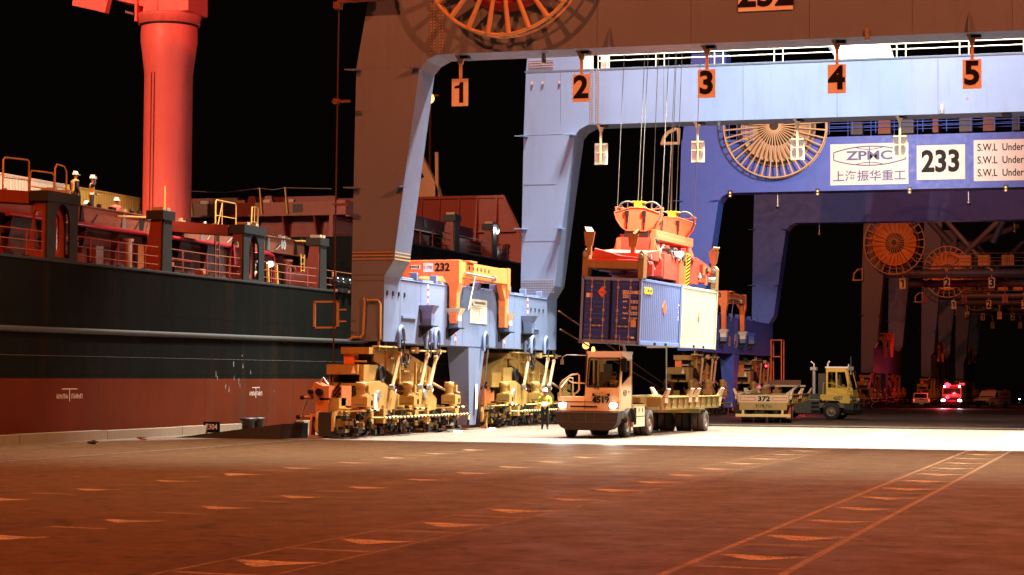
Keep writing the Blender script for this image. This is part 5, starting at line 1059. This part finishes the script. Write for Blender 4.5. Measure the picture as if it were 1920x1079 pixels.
    r_ = MB(); r_.path([(-1.2, .15, 1.58), (-1.2, .15, 2.05), (-1.12, .15, 2.18), (-.75, .15, 2.42), (-.5, .15, 2.46), (-.44, .15, 2.4), (-.44, .15, 1.85), (-.52, .15, 1.75), (-.62, .15, 1.7), (-.64, .15, 1.58)], .035, 8); r_.path([(-.9, .15, 2.33), (-.85, .15, 2.2), (-.72, .15, 2.12), (-.2, .15, 2.1)], .028, 8); r_.path([(-1.2, .15, 1.9), (-1.2, 1.2, 2.3), (-1.2, 1.7, 2.3), (-1.2, 1.75, 1.58)], .028, 8); r_.build('hand_rail', cab, t)
    m_ = MB(); m_.path([(x0, .5, 3.18), (-.9, .0, 3.19), (-1.05, -.02, 3.12), (-1.08, -.02, 3.0)], .018, 6, 0); m_.box((-1.08, -.02, 2.92), (.12, .06, .2), 0); m_.prism(rr(1.22, 1.44, 2.55, 3.08, .06), 'xz', .22, .32, 1); m_.tube((1.18, .45, 3.12), (1.35, .28, 3.1), .02, 6, 1); m_.build('mirror', [M['steel'], M['black']], t)
    e = MB(); e.path([(.85, 1.95, 2.6), (.85, 1.95, 3.45), (.83, 1.92, 3.58), (.72, 1.82, 3.66)], .06, 8, 0); e.tube((1.08, .5, 3.3), (1.06, .5, 4.0), .012, 5, 1); e.build('exhaust_stack', [M['cab_white'], M['steel']], t)
    fe = MB()
    for x in (-1.22, 1.22):
        fe.lathe([(.62, -.2), (.62, .2)], (x-.06*(1 if x > 0 else -1), 1.2, .53), 'x', 18, 0, True, R(5), R(175)); 
    fe.build('mudguard', M['bumper'], t)
    for s_ in (-1, 1):
        tb = MB(); u0, u1 = (.8, 1.22) if s_ > 0 else (-1.22, -.8)
        tb.bx(u0, u1, 1.95, 3.55, .4, 1.22, 0); tb.bx(u0, u1+.01*s_ if s_ > 0 else u1, 1.95, 3.6, 1.22, 1.26, 1)
        if s_ > 0:
            tb.bx(u1, u1+.012, 1.98, 2.35, .5, 1.15, 2)
            for v in (2.7, 3.2): tb.bx(u1, u1+.014, v, v+.08, .98, 1.12, 2)
            tb.bx(u1, u1+.01, 2.4, 3.5, .8, .82, 2)
        else:
            for z in (.5, .78, 1.02): tb.bx(u0-.012, u0, 1.98, 2.5, z-.07, z+.09, 2)
        tb.build('side_tank', [M['tank'] if not on else cab, M['bed_green'], M['black']], t, .01)
    if not on:
        bb = MB(); bb.bx(-.25, 1.2, 1.9, 2.9, 1.1, 1.6, 0); bb.bx(-.2, .9, 1.86, 2.3, 1.6, 2.9, 0); bb.tube((-.1, 2.6, 1.2), (-.1, 2.6, 3.25), .12, 10, 1); bb.bx(-.3, .1, 2.4, 2.8, 3.1, 3.3, 1); bb.path([(-.1, 2.6, 3.0), (-.1, 2.6, 3.5), (-.1, 2.8, 3.65)], .06, 8, 1); bb.build('air_cleaner', [M['tank'], M['steel']], t)
    for x, s_ in ((-1.08, -1), (1.08, 1)): wheel(t, x, 1.2, .53, .3, s_, 'rubber')
    for x, s_ in ((-1.08, -1), (-.74, -1), (.74, 1), (1.08, 1)): wheel(t, x, 4.4, .53, .28, s_, 'rubber' if s_ < 0 else 'rubber_grey')
    bc = MB(); bc.lathe([(.07, 3.34), (.07, 3.4), (.05, 3.5), (0, 3.52)], (.05, .4, 0), 'z', 12); bc.build('beacon', M['amber_on'] if on else M['steel'], t)
    return t
T1 = tractor('cream yellow terminal tractor numbered 4519 with headlights on and driver inside', (-20.33, 76.5, 0), R(-2.6), M['cab'], '4519')
for x in (-1.04, 1.0): 
    p_ = Matrix.Rotation(R(-2.6), 3, 'Z') @ Vector((x, -.15, 1.26))+Vector((-20.33, 76.5, 0)); lamp('headlight_beam', 'SPOT', p_, (1, .92, .78), 260, .06, p_+Vector((-.3, -10, -.9)), 60, .7)
T2 = tractor('yellow terminal tractor in side view coupled to the 372 trailer', (-17.3, 130.4, gz(130)), R(84), M['cab_yellow'], '4507', False)
def trailer(label, loc, rz, L, rear, group='container trailers behind the tractors'):
    """bed from y=0 to y=L, x centre 0; wheels at the end away from the tractor"""
    t = thing('container_trailer', label, 'trailer', loc, rz, group); Wd = 1.42; ya = L-2.2 if not rear else 2.0
    b = MB()
    for x in (-.55, .45): b.bx(x, x+.12, 0, L, 1.0, 1.5, 0)
    for x in (-Wd, Wd-.1): b.bx(x, x+.1, 0, L, 1.02, 1.52, 0)
    k = int(L/.95)
    for i in range(k+1): y = .05+i*(L-.2)/k; b.bx(-Wd+.1, Wd-.1, y, y+.1, 1.2, 1.5, 0 if i % 3 else 1)
    for i in range(10):
        y = .4+i*(L-.9)/9
        for s_ in (-1, 1): b.prism([(s_*Wd, 1.02), (s_*(Wd+.1), 1.3), (s_*(Wd+.1), 1.5), (s_*Wd, 1.5)], 'xz', y, y+.08, 0); b.bx(min(s_*Wd, s_*(Wd+.015)), max(s_*Wd, s_*(Wd+.015)), y+.1, y+.75, 1.08, 1.46, 1 if i % 2 else 0)
    b.bx(-Wd-.12, Wd+.12, 0, L, 1.505, 1.56, 2) if False else None
    for s_ in (-1, 1): b.bx(min(s_*(Wd-.1), s_*(Wd+.14)), max(s_*(Wd-.1), s_*(Wd+.14)), 0, L, 1.522, 1.56, 0)
    b.bx(-Wd, Wd, -.06, .0, 1.15, 1.54, 0); b.bx(-Wd, Wd, L, L+.06, 1.1, 1.54, 0)
    b.bx(-1.2, 1.2, ya-.5, ya+.5, .8, 1.0, 1); b.cyl((0, ya, .5), .12, 2.6, 'x', 10, 3)
    for x in (-.95, 0, .95): b.prism([(ya-.4, 1.0), (ya+.4, 1.0), (ya+.15, .45), (ya-.15, .45)], 'yz', x-.06, x+.06, 0)
    b.build('bed', [M['bed_yellow'], M['bed_green'], M['guide'], M['dark']], t, .01)
    for y, e in ((.25, 0), (L*.48-.55, 0), (L*.48+.55, 0), (L-.25, 0)):
        for s_ in (-1, 1):
            g = MB(); g.prism([(s_*Wd, 1.3), (s_*(Wd+.12), 1.3), (s_*(Wd+.14), 1.56), (s_*(Wd+.26), 1.88), (s_*(Wd+.2), 1.9), (s_*Wd, 1.6)], 'xz', y-.22, y+.22); g.build('corner_guide', M['guide'], t, .01)
    for x, s_ in ((-1.25, -1), (-.93, -1), (-.55, -1), (-.23, -1), (.23, 1), (.55, 1), (.93, 1), (1.25, 1)): wheel(t, x, ya, .46, .29, s_, 'rubber_grey' if x > .9 and not rear else 'rubber')
    m_ = MB()
    if rear: m_.bx(.8, 1.38, ya-.75 if rear else ya-.9, ya-.72 if rear else ya-.87, .25, 1.0); m_.bx(.8, 1.38, ya+.75, ya+.78, .2, 1.1); m_.build('mudflap', M['flap'], t)
    g = MB()
    if rear: g.prism([(L, 1.5), (L, 1.05), (L+.9, 1.3), (L+2.4, 1.32), (L+2.4, 1.55)], 'yz', -.5, .5)
    else: g.prism([(0, 1.5), (0, 1.05), (-.5, 1.3), (-1.0, 1.32), (-1.0, 1.55)], 'yz', -.8, .8)
    g.build('gooseneck', M['bed_yellow'], t)
    return t
tr1 = trailer('empty yellow container trailer hitched behind the lit tractor under the hanging load', (-19.98, 81.45, 0), R(-2.6), 9.6, False)
tr2 = trailer('yellow container trailer with a 372 plate seen from behind', (-19.75, 111.4, gz(112)), R(4.2), 12.6, True)
b = MB(); b.bx(-1.35, 1.35, -.12, -.065, 1.12, 1.52, 1); b.bx(-1.3, 1.3, -.11, -.065, .72, 1.12, 0); b.bx(-1.5, 1.5, -.2, -.08, .34, .5, 2)
for x in (-1.1, 1.05): b.bx(x-.06, x+.06, -.1, .0, .5, .72, 2)
b.build('rear_bumper', [M['bed_yellow'], M['guide'], M['cream_yellow']], tr2, .01)
b = MB()
for x0, x1 in ((-1.25, -.4), (.5, 1.28)):
    for z in (1.22, 1.4): b.bx(x0, x1, -.128, -.121, z, z+.03)
    for x in (x0, x1-.03): b.bx(x, x+.03, -.128, -.121, 1.22, 1.43)
b.build('reflector_frame', M['redtape'], tr2)
text('372', .36, M['black'], tr2, (.05, -.125, 1.32), '-y', .04, sx=1.25); text('תודקש', .3, M['tank'], tr2, (.05, -.115, .93), '-y', .0, sx=1.1)
b = MB(); b.beam((-1.3, .1, 1.6), (-.6, 12.2, 2.05), .16, .06); b.beam((1.3, .1, 1.6), (.9, 12.2, 2.05), .16, .06); b.bx(-1.2, 1.3, 11.9, 12.3, 1.95, 2.05); b.bx(-.9, 1.0, 12.3, 12.4, 2.05, 2.35, 1); b.build('ramp_rail', [M['guide'], M['rusty']], tr2)
# ------------------------------------------------ vehicles far down the quay
M['fire_red'] = plain('fire_red_paint', (.10, .006, .006), .3); M['van_white'] = plain('van_white_paint', (.72, .68, .62), .35); M['red_on'] = plain('lit_red_flasher', (1, .05, .05), .3, 0, (1, .03, .07), 6); M['blue_white_on'] = plain('lit_blue_white_lamp', (1, 1, 1), .3, 0, (.8, .86, 1), 25); M['tail_on'] = plain('lit_tail_lamp', (1, .2, .1), .3, 0, (1, .08, .05), 1.6)
M['darkglass'] = plain('dark_glass', (.01, .01, .012), .08)
def small_wheels(t, xs, ys, r=.38, w=.25):
    for y in ys:
        for x in xs: wheel(t, x, y, r, w, 1 if x > 0 else -1)
# fire vehicle, front to the camera
fx, fy_ = (-20.9, 241.0)
ft = thing('fire_engine', 'red fire engine with flashing red lights and headlights on far down the quay', 'fire engine', (fx, fy_, gz(fy_)), R(-6), None)
b = MB(); b.prism([(0, .45), (0, 1.25), (.12, 1.35), (.35, 2.35), (.5, 2.5), (2.0, 2.55), (2.0, .45)], 'yz', -1.12, 1.12); b.bx(-1.2, 1.2, 2.05, 6.2, .5, 2.75); b.bx(-1.15, 1.15, -.12, .1, .4, .75, 1); b.bx(-1.15, 1.15, .3, 6.0, .45, .6, 1); b.bx(1.2, 1.21, 2.4, 5.8, 1.0, 2.4, 1); b.bx(.5, 1.0, 2.5, 5.5, 2.75, 2.95, 2)
b.build('body', [M['fire_red'], M['black'], M['steel']], ft, .04)
b = MB(); b.add([(-1.0, .135, 1.4), (1.0, .135, 1.4), (.95, .33, 2.3), (-.95, .33, 2.3)], [(0, 1, 2, 3)]); b.add([(1.123, .5, 1.45), (1.123, 1.8, 1.45), (1.123, 1.8, 2.3), (1.123, .6, 2.3)], [(0, 1, 2, 3)]); b.build('windscreen', M['darkglass'], ft)
for x in (-.95, .95):
    b = MB(); b.prism(rr(x-.2, x+.2, .8, 1.02, .06), 'xz', -.05, -.01); b.build('headlight', M['blue_white_on'], ft)
for x, z, m_, r_ in ((-.55, 2.66, 'red_on', .3), (-.3, 2.68, 'red_on', .16), (-.88, 2.5, 'blue_white_on', .09), (.85, 2.52, 'blue_white_on', .11), (-.45, 1.3, 'red_on', .22)):
    b = MB(); b.ball((x, -.0 if z < 2 else .35, z), r_, 10); b.build('flasher', M[m_], ft)
b = MB(); b.bx(-.9, .9, .4, .6, 2.52, 2.7); b.bx(-.85, .85, -.02, 0, .95, 1.2, 1); b.build('light_bar', [M['red'], M['black']], ft)
small_wheels(ft, (-1.0, 1.0), (1.1, 4.8), .45)
lamp('fire_flasher', 'POINT', (fx-.6, fy_-2.6, gz(fy_)+2.9), (1, .03, .05), 900, .15); lamp('fire_flasher', 'POINT', (fx-.5, fy_-2.2, gz(fy_)+1.3), (1, .03, .05), 450, .12)
lamp('fire_headlamp', 'SPOT', (fx-.9, fy_-.3, gz(fy_)+.9), (.85, .9, 1), 350, .1, (fx-.6, fy_-30, gz(fy_)-.6), 50, .8); lamp('fire_headlamp', 'SPOT', (fx+.95, fy_-.3, gz(fy_)+.9), (.85, .9, 1), 350, .1, (fx+1.2, fy_-30, gz(fy_)-.6), 50, .8)
# pickup, tail to the camera
pk = thing('pickup_truck', 'white pickup truck seen from behind with tail lamps glowing', 'pickup', (-23.8, 236.0, gz(236)), R(8), None)
b = MB(); b.bx(-.92, .92, 0, 2.0, .6, 1.12); b.bx(-.92, .92, 2.0, 5.0, .45, 1.05); b.prism([(1.95, 1.05), (3.9, 1.05), (3.3, 1.72), (2.15, 1.72)], 'yz', -.82, .82); b.bx(-.95, .95, -.1, .0, .42, .6, 1); b.build('body', [M['van_white'], M['black']], pk, .04)
b = MB(); b.add([(-.7, 1.97, 1.15), (.7, 1.97, 1.15), (.66, 2.1, 1.62), (-.66, 2.1, 1.62)], [(0, 1, 2, 3)]); b.add([(.822, 2.2, 1.12), (.822, 3.7, 1.12), (.822, 3.25, 1.62), (.822, 2.3, 1.62)], [(0, 1, 2, 3)]); b.build('window', M['darkglass'], pk)
for x in (-.84, .84): b = MB(); b.bx(x-.07, x+.07, -.012, .01, .78, 1.05); b.build('tail_lamp', M['tail_on'], pk)
b = MB(); b.bx(-.25, .25, -.012, .002, .98, 1.06); b.bx(-.26, .26, -.11, -.1, .46, .58, 1); b.build('tailgate_badge', [M['black'], M['white']], pk); small_wheels(pk, (-.8, .8), (1.0, 4.1))
# ambulance van, three-quarter front
vn = thing('ambulance_van', 'white ambulance van with a red stripe at far right of the quay', 'van', (-18.0, 246.5, gz(247)), R(-24), None)
b = MB(); b.prism([(0, .45), (0, .95), (.15, 1.12), (1.3, 1.25), (1.95, 2.0), (2.3, 2.08), (5.4, 2.08), (5.5, 1.9), (5.5, .45)], 'yz', -.98, .98); b.bx(-1.0, 1.0, -.1, .06, .4, .75, 1); b.bx(-.85, .85, -.02, .0, .72, .92, 1); b.build('body', [M['van_white'], M['black']], vn, .05)
b = MB(); b.add([(-.88, 1.34, 1.3), (.88, 1.34, 1.3), (.8, 1.93, 1.96), (-.8, 1.93, 1.96)], [(0, 1, 2, 3)]); b.add([(.983, 1.6, 1.3), (.983, 2.4, 1.3), (.983, 2.4, 1.92), (.983, 2.1, 1.92)], [(0, 1, 2, 3)]); b.build('window', M['darkglass'], vn)
b = MB(); b.bx(.981, .986, .4, 5.45, 1.1, 1.24)
for i in range(4): b.bx(.981, .986, 2.8+.6*i, 3.1+.6*i, 1.45, 1.85)
for i in range(5): b.bx(.981, .986, 2.4+.45*i, 2.6+.45*i, .72, .9)
b.build('stripe', M['redtape'], vn)
for x in (-.75, .75): b = MB(); b.bx(x-.14, x+.14, -.03, .01, .76, .94); b.build('headlight', M['steel'], vn)
b = MB(); b.bx(-.6, .6, 2.3, 2.5, 2.08, 2.2); b.bx(.7, .9, 4.5, 4.8, 2.08, 2.18); b.build('light_bar', M['red'], vn); small_wheels(vn, (-.88, .88), (1.0, 4.4))
# distant headlights of a car
dc = thing('distant_car', 'dark car with two white headlights near the farthest crane foot', 'car', (-22.5, 420, gz(420)), R(0), None)
b = MB(); b.prism([(0, .4), (0, .9), (1.2, 1.05), (1.8, 1.5), (3.2, 1.5), (4.2, 1.0), (4.4, .4)], 'yz', -.9, .9); b.build('body', M['black'], dc, .04)
for x in (-.65, .65): b = MB(); b.ball((x, -.05, .72), .13, 10); b.build('headlight', M['blue_white_on'], dc)
small_wheels(dc, (-.8, .8), (.9, 3.5), .32)
# red flashers lighting the feet of the blue crane
lamp('bogie_flasher', 'POINT', (-25.4, 137.2, 1.6), (1, .02, .05), 110, .1); lamp('bogie_flasher', 'POINT', (-25.0, 157.5, 2.0), (1, .02, .05), 160, .1); lamp('bogie_flasher', 'POINT', (-25.5, 231.0, 1.5), (1, .02, .05), 5, .1)
for p in ((-28.15, 160.0, 3.3), (-26.9, 150.0, 1.7)): b = MB(); b.ball((p[0]+29.3, p[1]-133, p[2]), .1, 10); b.build('travel_lamp', M['red_on'], c233)
# ---------------------------------------------------------------- people
M['skin'] = plain('skin', (.42, .24, .16), .6); M['vest_yellow'] = plain('yellow_vest', (.62, .66, .06), .7); M['vest_pale'] = plain('pale_yellow_vest', (.78, .62, .2), .7); M['vest_pink'] = plain('pink_orange_vest', (.8, .12, .10), .7); M['stripe'] = plain('reflective_stripe', (.8, .8, .76), .4)
M['navy'] = plain('navy_jacket', (.02, .025, .05), .8); M['dark_trousers'] = plain('dark_trousers', (.018, .018, .022), .85); M['boot'] = plain('boot_leather', (.015, .012, .01), .6); M['helmet'] = plain('white_helmet', (.8, .79, .76), .35); M['hair'] = plain('dark_hair', (.02, .014, .01), .8)
def person(label, loc, rz, vest, pose='stand', sleeve='navy', group=None, bottom='dark_trousers', helmet=True):
    t = thing('person', label, 'person', loc, rz, group)
    # skeleton faces -y; (name, parent, position, radius, material)
    J = {'pelvis': (None, (0, .02, .95), .15, 'vest')}
    sit = pose == 'sit'
    def j(n, p, c, r, m): J[n] = (p, c, r, m)
    j('waist', 'pelvis', (0, .02, 1.10), .185, 'vest'); j('chest', 'waist', (0, .02, 1.30), .215, 'vest'); j('upper', 'chest', (0, .03, 1.42), .12, 'vest'); j('neck', 'upper', (0, .01, 1.51), .055, 'skin'); j('head0', 'neck', (0, -.015, 1.58), .075, 'skin'); j('head', 'head0', (0, -.015, 1.66), .095, 'skin'); j('crown', 'head', (0, 0, 1.73), .08, 'hair')
    arms = {'stand': (((.2, .02, 1.42), (.25, .04, 1.15), (.22, -.08, .92)),)*2, 'read': (((.2, .02, 1.42), (.27, .0, 1.16), (.10, -.25, 1.12)),)*2, 'shade': (((.2, .02, 1.43), (.34, -.08, 1.40), (.12, -.12, 1.66)), ((.2, .02, 1.42), (.27, .02, 1.16), (.18, -.2, 1.05))), 'sit': (((.2, .02, 1.42), (.26, -.1, 1.2), (.16, -.36, 1.24)),)*2}[pose]
    for s_, nm, A in ((-1, 'r', arms[0]), (1, 'l', arms[1])):
        sh, el, wr = [Vector((p[0]*s_, p[1], p[2])) for p in A]
        j('sh'+nm, 'upper', sh, .1, 'vest'); j('el'+nm, 'sh'+nm, el, .066, sleeve); j('wr'+nm, 'el'+nm, wr, .045, sleeve)
        d = (wr-el).normalized(); a = d.cross(Vector((s_, 0, .3))).normalized(); side = a.cross(d).normalized()
        pm = wr+d*.07; j('palm'+nm, 'wr'+nm, pm, .034, 'skin')
        for k, (off, ln) in enumerate(((-.03, .075), (-.01, .09), (.01, .085), (.03, .065))):
            f1 = pm+side*off+d*.03; f2 = f1+d*ln*.5+a*.012; f3 = f2+d*ln*.4+a*.03
            j('f%d%s' % (k, nm), 'palm'+nm, f1, .010, 'skin'); j('g%d%s' % (k, nm), 'f%d%s' % (k, nm), f2, .009, 'skin'); j('h%d%s' % (k, nm), 'g%d%s' % (k, nm), f3, .007, 'skin')
        th = pm-d*.02+side*.045*s_; j('t1'+nm, 'palm'+nm, th, .011, 'skin'); j('t2'+nm, 't1'+nm, th+d*.04+a*.015, .009, 'skin')
        if sit: hp, kn, an, to = (.1*s_, 0, .93), (.13*s_, -.42, .96), (.13*s_, -.5, .55), (.13*s_, -.64, .5)
        else: hp, kn, an, to = (.1*s_, .02, .9), (.11*s_, 0, .5), (.115*s_, .05, .1), (.13*s_, -.12, .045)
        j('hp'+nm, 'pelvis', hp, .105, bottom); j('kn'+nm, 'hp'+nm, kn, .07, bottom); j('an'+nm, 'kn'+nm, an, .052, bottom); j('to'+nm, 'an'+nm, to, .045, 'boot')
    names = list(J); idx = {n_: i for i, n_ in enumerate(names)}
    me = bpy.data.meshes.new('p'); me.from_pydata([J[n_][1] for n_ in names], [(idx[n_], idx[J[n_][0]]) for n_ in names if J[n_][0]], [])
    ob = bpy.data.objects.new('p', me); COL.objects.link(ob); sk = ob.modifiers.new('s', 'SKIN'); sk.branch_smoothing = .4; su = ob.modifiers.new('u', 'SUBSURF'); su.levels = su.render_levels = 1
    for i, n_ in enumerate(names): v = me.skin_vertices[0].data[i]; r_ = J[n_][2]; v.radius = (r_, r_*(.72 if n_ in ('waist', 'chest', 'upper', 'pelvis') else 1)); v.use_root = (i == 0)
    bpy.context.view_layer.update(); m2 = bpy.data.meshes.new_from_object(ob.evaluated_get(bpy.context.evaluated_depsgraph_get())); bpy.data.objects.remove(ob)
    mats = ['vest', 'skin', 'hair', sleeve, bottom, 'boot', 'stripe']; m2.materials.clear()
    for q in mats: m2.materials.append(M[vest] if q == 'vest' else M[q])
    if bottom != 'dark_trousers': J['pelvis'] = (None, J['pelvis'][1], .14, bottom)
    segs = [(Vector(J[J[n_][0]][1]), Vector(J[n_][1]), J[n_][3] if J[n_][3] in mats else bottom) for n_ in names if J[n_][0]]
    for p in m2.polygons:
        c = p.center; best = min(segs, key=lambda s_: (c-(s_[0]+(s_[1]-s_[0])*max(0, min(1, (c-s_[0]).dot(s_[1]-s_[0])/max(1e-9, (s_[1]-s_[0]).length_squared))))).length)
        k = best[2]
        if k == 'vest' and (1.03 < c.z < 1.08 or 1.2 < c.z < 1.245): k = 'stripe'
        p.material_index = mats.index(k); p.use_smooth = True
    m2.name = 'body'; body = bpy.data.objects.new('body', m2); COL.objects.link(body); body.parent = t
    f = MB(); f.prism([(-.018, 1.635), (0, 1.67), (.018, 1.635)], 'xz', -.128, -.09, 0)
    for s_ in (-1, 1): f.ball((s_*.034, -.098, 1.675), .011, 8, 1); f.ball((s_*.095, 0, 1.655), .024, 8, 0, (.5, 1, 1.3))
    f.bx(-.025, .025, -.102, -.09, 1.595, 1.604, 2); f.build('face', [M['skin'], M['hair'], M['red']], t)
    hm = MB()
    if not helmet: hm.lathe([(.1, 1.67), (.112, 1.72), (.095, 1.77), (.05, 1.8), (0, 1.805)], (0, .012, 0), 'z', 18); hm.build('hair', M['hair'], t); return t
    hm.lathe([(.135, 1.705), (.128, 1.72), (.122, 1.76), (.1, 1.81), (.06, 1.84), (0, 1.85)], (0, 0, 0), 'z', 20); hm.lathe([(.135, 1.705), (.155, 1.7), (.15, 1.695), (.13, 1.7)], (0, -.02, 0), 'z', 20); hm.box((0, -.15, 1.7), (.16, .08, .012)); hm.bx(-.015, .015, -.09, .09, 1.82, 1.855); hm.build('helmet', M['helmet'], t)
    return t
person('port worker in white helmet and yellow vest reading a red clipboard beside the tractor', (-25.2, 87.3, 0), R(14), 'vest_yellow', 'read', 'vest_yellow')
b = MB(); b.box((0, 0, 0), (.24, .32, .02), 0); b.box((0, -.1, .014), (.1, .03, .01), 1); o = b.build('clipboard', [M['red'], M['steel']]); o.location = (-25.2+.07, 87.3-.33, 1.14); o.rotation_euler = (R(35), 0, R(14)); tag(o, 'red clipboard held open by the worker near the tractor', 'clipboard')
SG = 'workers on the ship hatch covers'
person('worker in pale vest standing with back turned beside the yellow guard rails', (-42.0, 75.45, 8.84), R(150), 'vest_pale', 'stand', 'navy', SG)
person('worker in pale vest with a hand raised to the helmet on the hatch', (-42.0, 76.9, 8.82), R(120), 'vest_pale', 'shade', 'navy', SG)
person('worker in pink orange vest farther along the hatch next to the column', (-42.2, 79.4, 8.1), R(60), 'vest_pink', 'stand', 'navy', SG)
person('worker almost hidden behind the coaming with a yellow collar showing', (-43.2, 78.6, 7.9), R(140), 'vest_yellow', 'stand', 'vest_yellow', SG)
cabm = Matrix.Rotation(R(-2.6), 3, 'Z'); p_ = cabm @ Vector((.72, 1.0, .55))+Vector((-20.33, 76.5, 0))
person('driver in yellow vest seated behind the windscreen of the lit tractor', (p_.x, p_.y, .72), R(-2.6), 'vest_yellow', 'sit', helmet=False)
# ---------------------------------------------------------------- small things on the quay
bo = thing('mooring_bollard', 'black double bollard at the quay edge beside the 2304 plate', 'bollard', (-34.6, 77.0, 0))
b = MB(); b.bx(-.4, .4, -.9, .9, .0, .12); b.build('base_plate', M['dark'], bo, .03)
for y in (-.45, .45): b = MB(); b.lathe([(0, .12), (.27, .12), (.25, .18), (.25, .45), (.33, .5), (.34, .56), (.3, .6), (0, .61)], (0, y, 0), 'z', 24); b.build('post', M['dark'], bo)
sg = thing('berth_plate', 'small black plate reading 2304 on the kerb end', 'sign', (-35.1, 74.2, 0)); b = MB(); b.bx(-.35, .35, -.03, .02, .05, .48); b.build('plate', M['black'], sg); text('2304', .3, M['white'], sg, (0, -.036, .27), '-y', .02, sx=.85)
rp = thing('cable_ramp', 'dark sloping steel ramp plate in front of the crane bogies', 'ramp', (-31.6, 70.4, 0)); b = MB(); b.prism([(-2.6, .006), (1.6, .006), (1.6, .55)], 'xz', -1.2, 1.4); b.build('plate', M['dark'], rp)
for i, (x, y, lb) in enumerate(((-33.4, 61.5, 'crushed dark rag lying on the quay by the kerb'), (-33.9, 66.0, 'flat scrap of brown card by the kerb'), (-32.6, 73.0, 'bent black scrap lying on the lit edge of the quay'))):
    b = MB()
    for k in range(7): b.box((random.uniform(-.14, .14), random.uniform(-.14, .14), .03+.012*k), (random.uniform(.08, .22), random.uniform(.08, .2), .03), 0, Matrix.Rotation(random.uniform(-.5, .5), 3, random.choice('XYZ')))
    o = b.build('scrap', [M['dark'] if i != 1 else M['rusty']]); o.location = (x, y, 0); tag(o, lb, 'scrap')
for i, (x, y, lb) in enumerate(((-27.0, 85.2, 'white chock block at the pedestal foot near the rail'), (-27.0, 80.6, 'white chock block under the nearest bogie set'))):
    b = MB(); b.prism([(-.3, 0), (.3, 0), (.22, .1), (-.22, .1)], 'yz', -.12, .12); o = b.build('wheel_chock', M['white'], None, .01); o.location = (x, y, 0); tag(o, lb, 'chock')
M['lamp_sodium'] = plain('lit_sodium_lamp', (1, .6, .2), .3, 0, (1, .42, .1), 3.5)
# light masts far beyond the cranes
def mast(label, x, y, h, r=.5):
    t = thing('light_mast', label, 'light mast', (x, y, gz(y)), 0, 'sodium light masts'); b = MB(); b.tube((0, 0, 0), (0, 0, h), .22, 10, 0, .12); b.bx(-1.0, 1.0, -.2, .2, h, h+.15); b.build('pole', M['rusty'], t)
    b = MB(); b.ball((0, -.3, h-.25), r, 12); b.build('lamp_head', M['lamp_sodium'], t); return t
mast('sodium light mast seen just right of the front crane leg', -70.3, 200.0, 32.0, .55)
mast('low sodium lamp post glowing just above the tractor cab', -57.4, 215, 6.8, .4)
ml = thing('mooring_line', 'pair of red mooring lines slanting behind the hanging containers', 'mooring line', (-27.6, 98, 5)); 
b = MB(); b.tube((0, 0, .6), (-3.5, 46, -4.2), .04, 6); b.tube((0, .3, -.3), (-3.5, 46, -4.5), .04, 6); b.build('rope', M['rusty'], ml)
lp = thing('lamp_post', 'thin grey post with a flat white lamp arm beneath the containers', 'lamp post', (-25.3, 112, gz(112))); b = MB(); b.tube((0, 0, 0), (0, 0, 4.1), .05, 8); b.bx(-1.1, .05, -.06, .06, 4.1, 4.22); b.build('pole', M['steel'], lp)
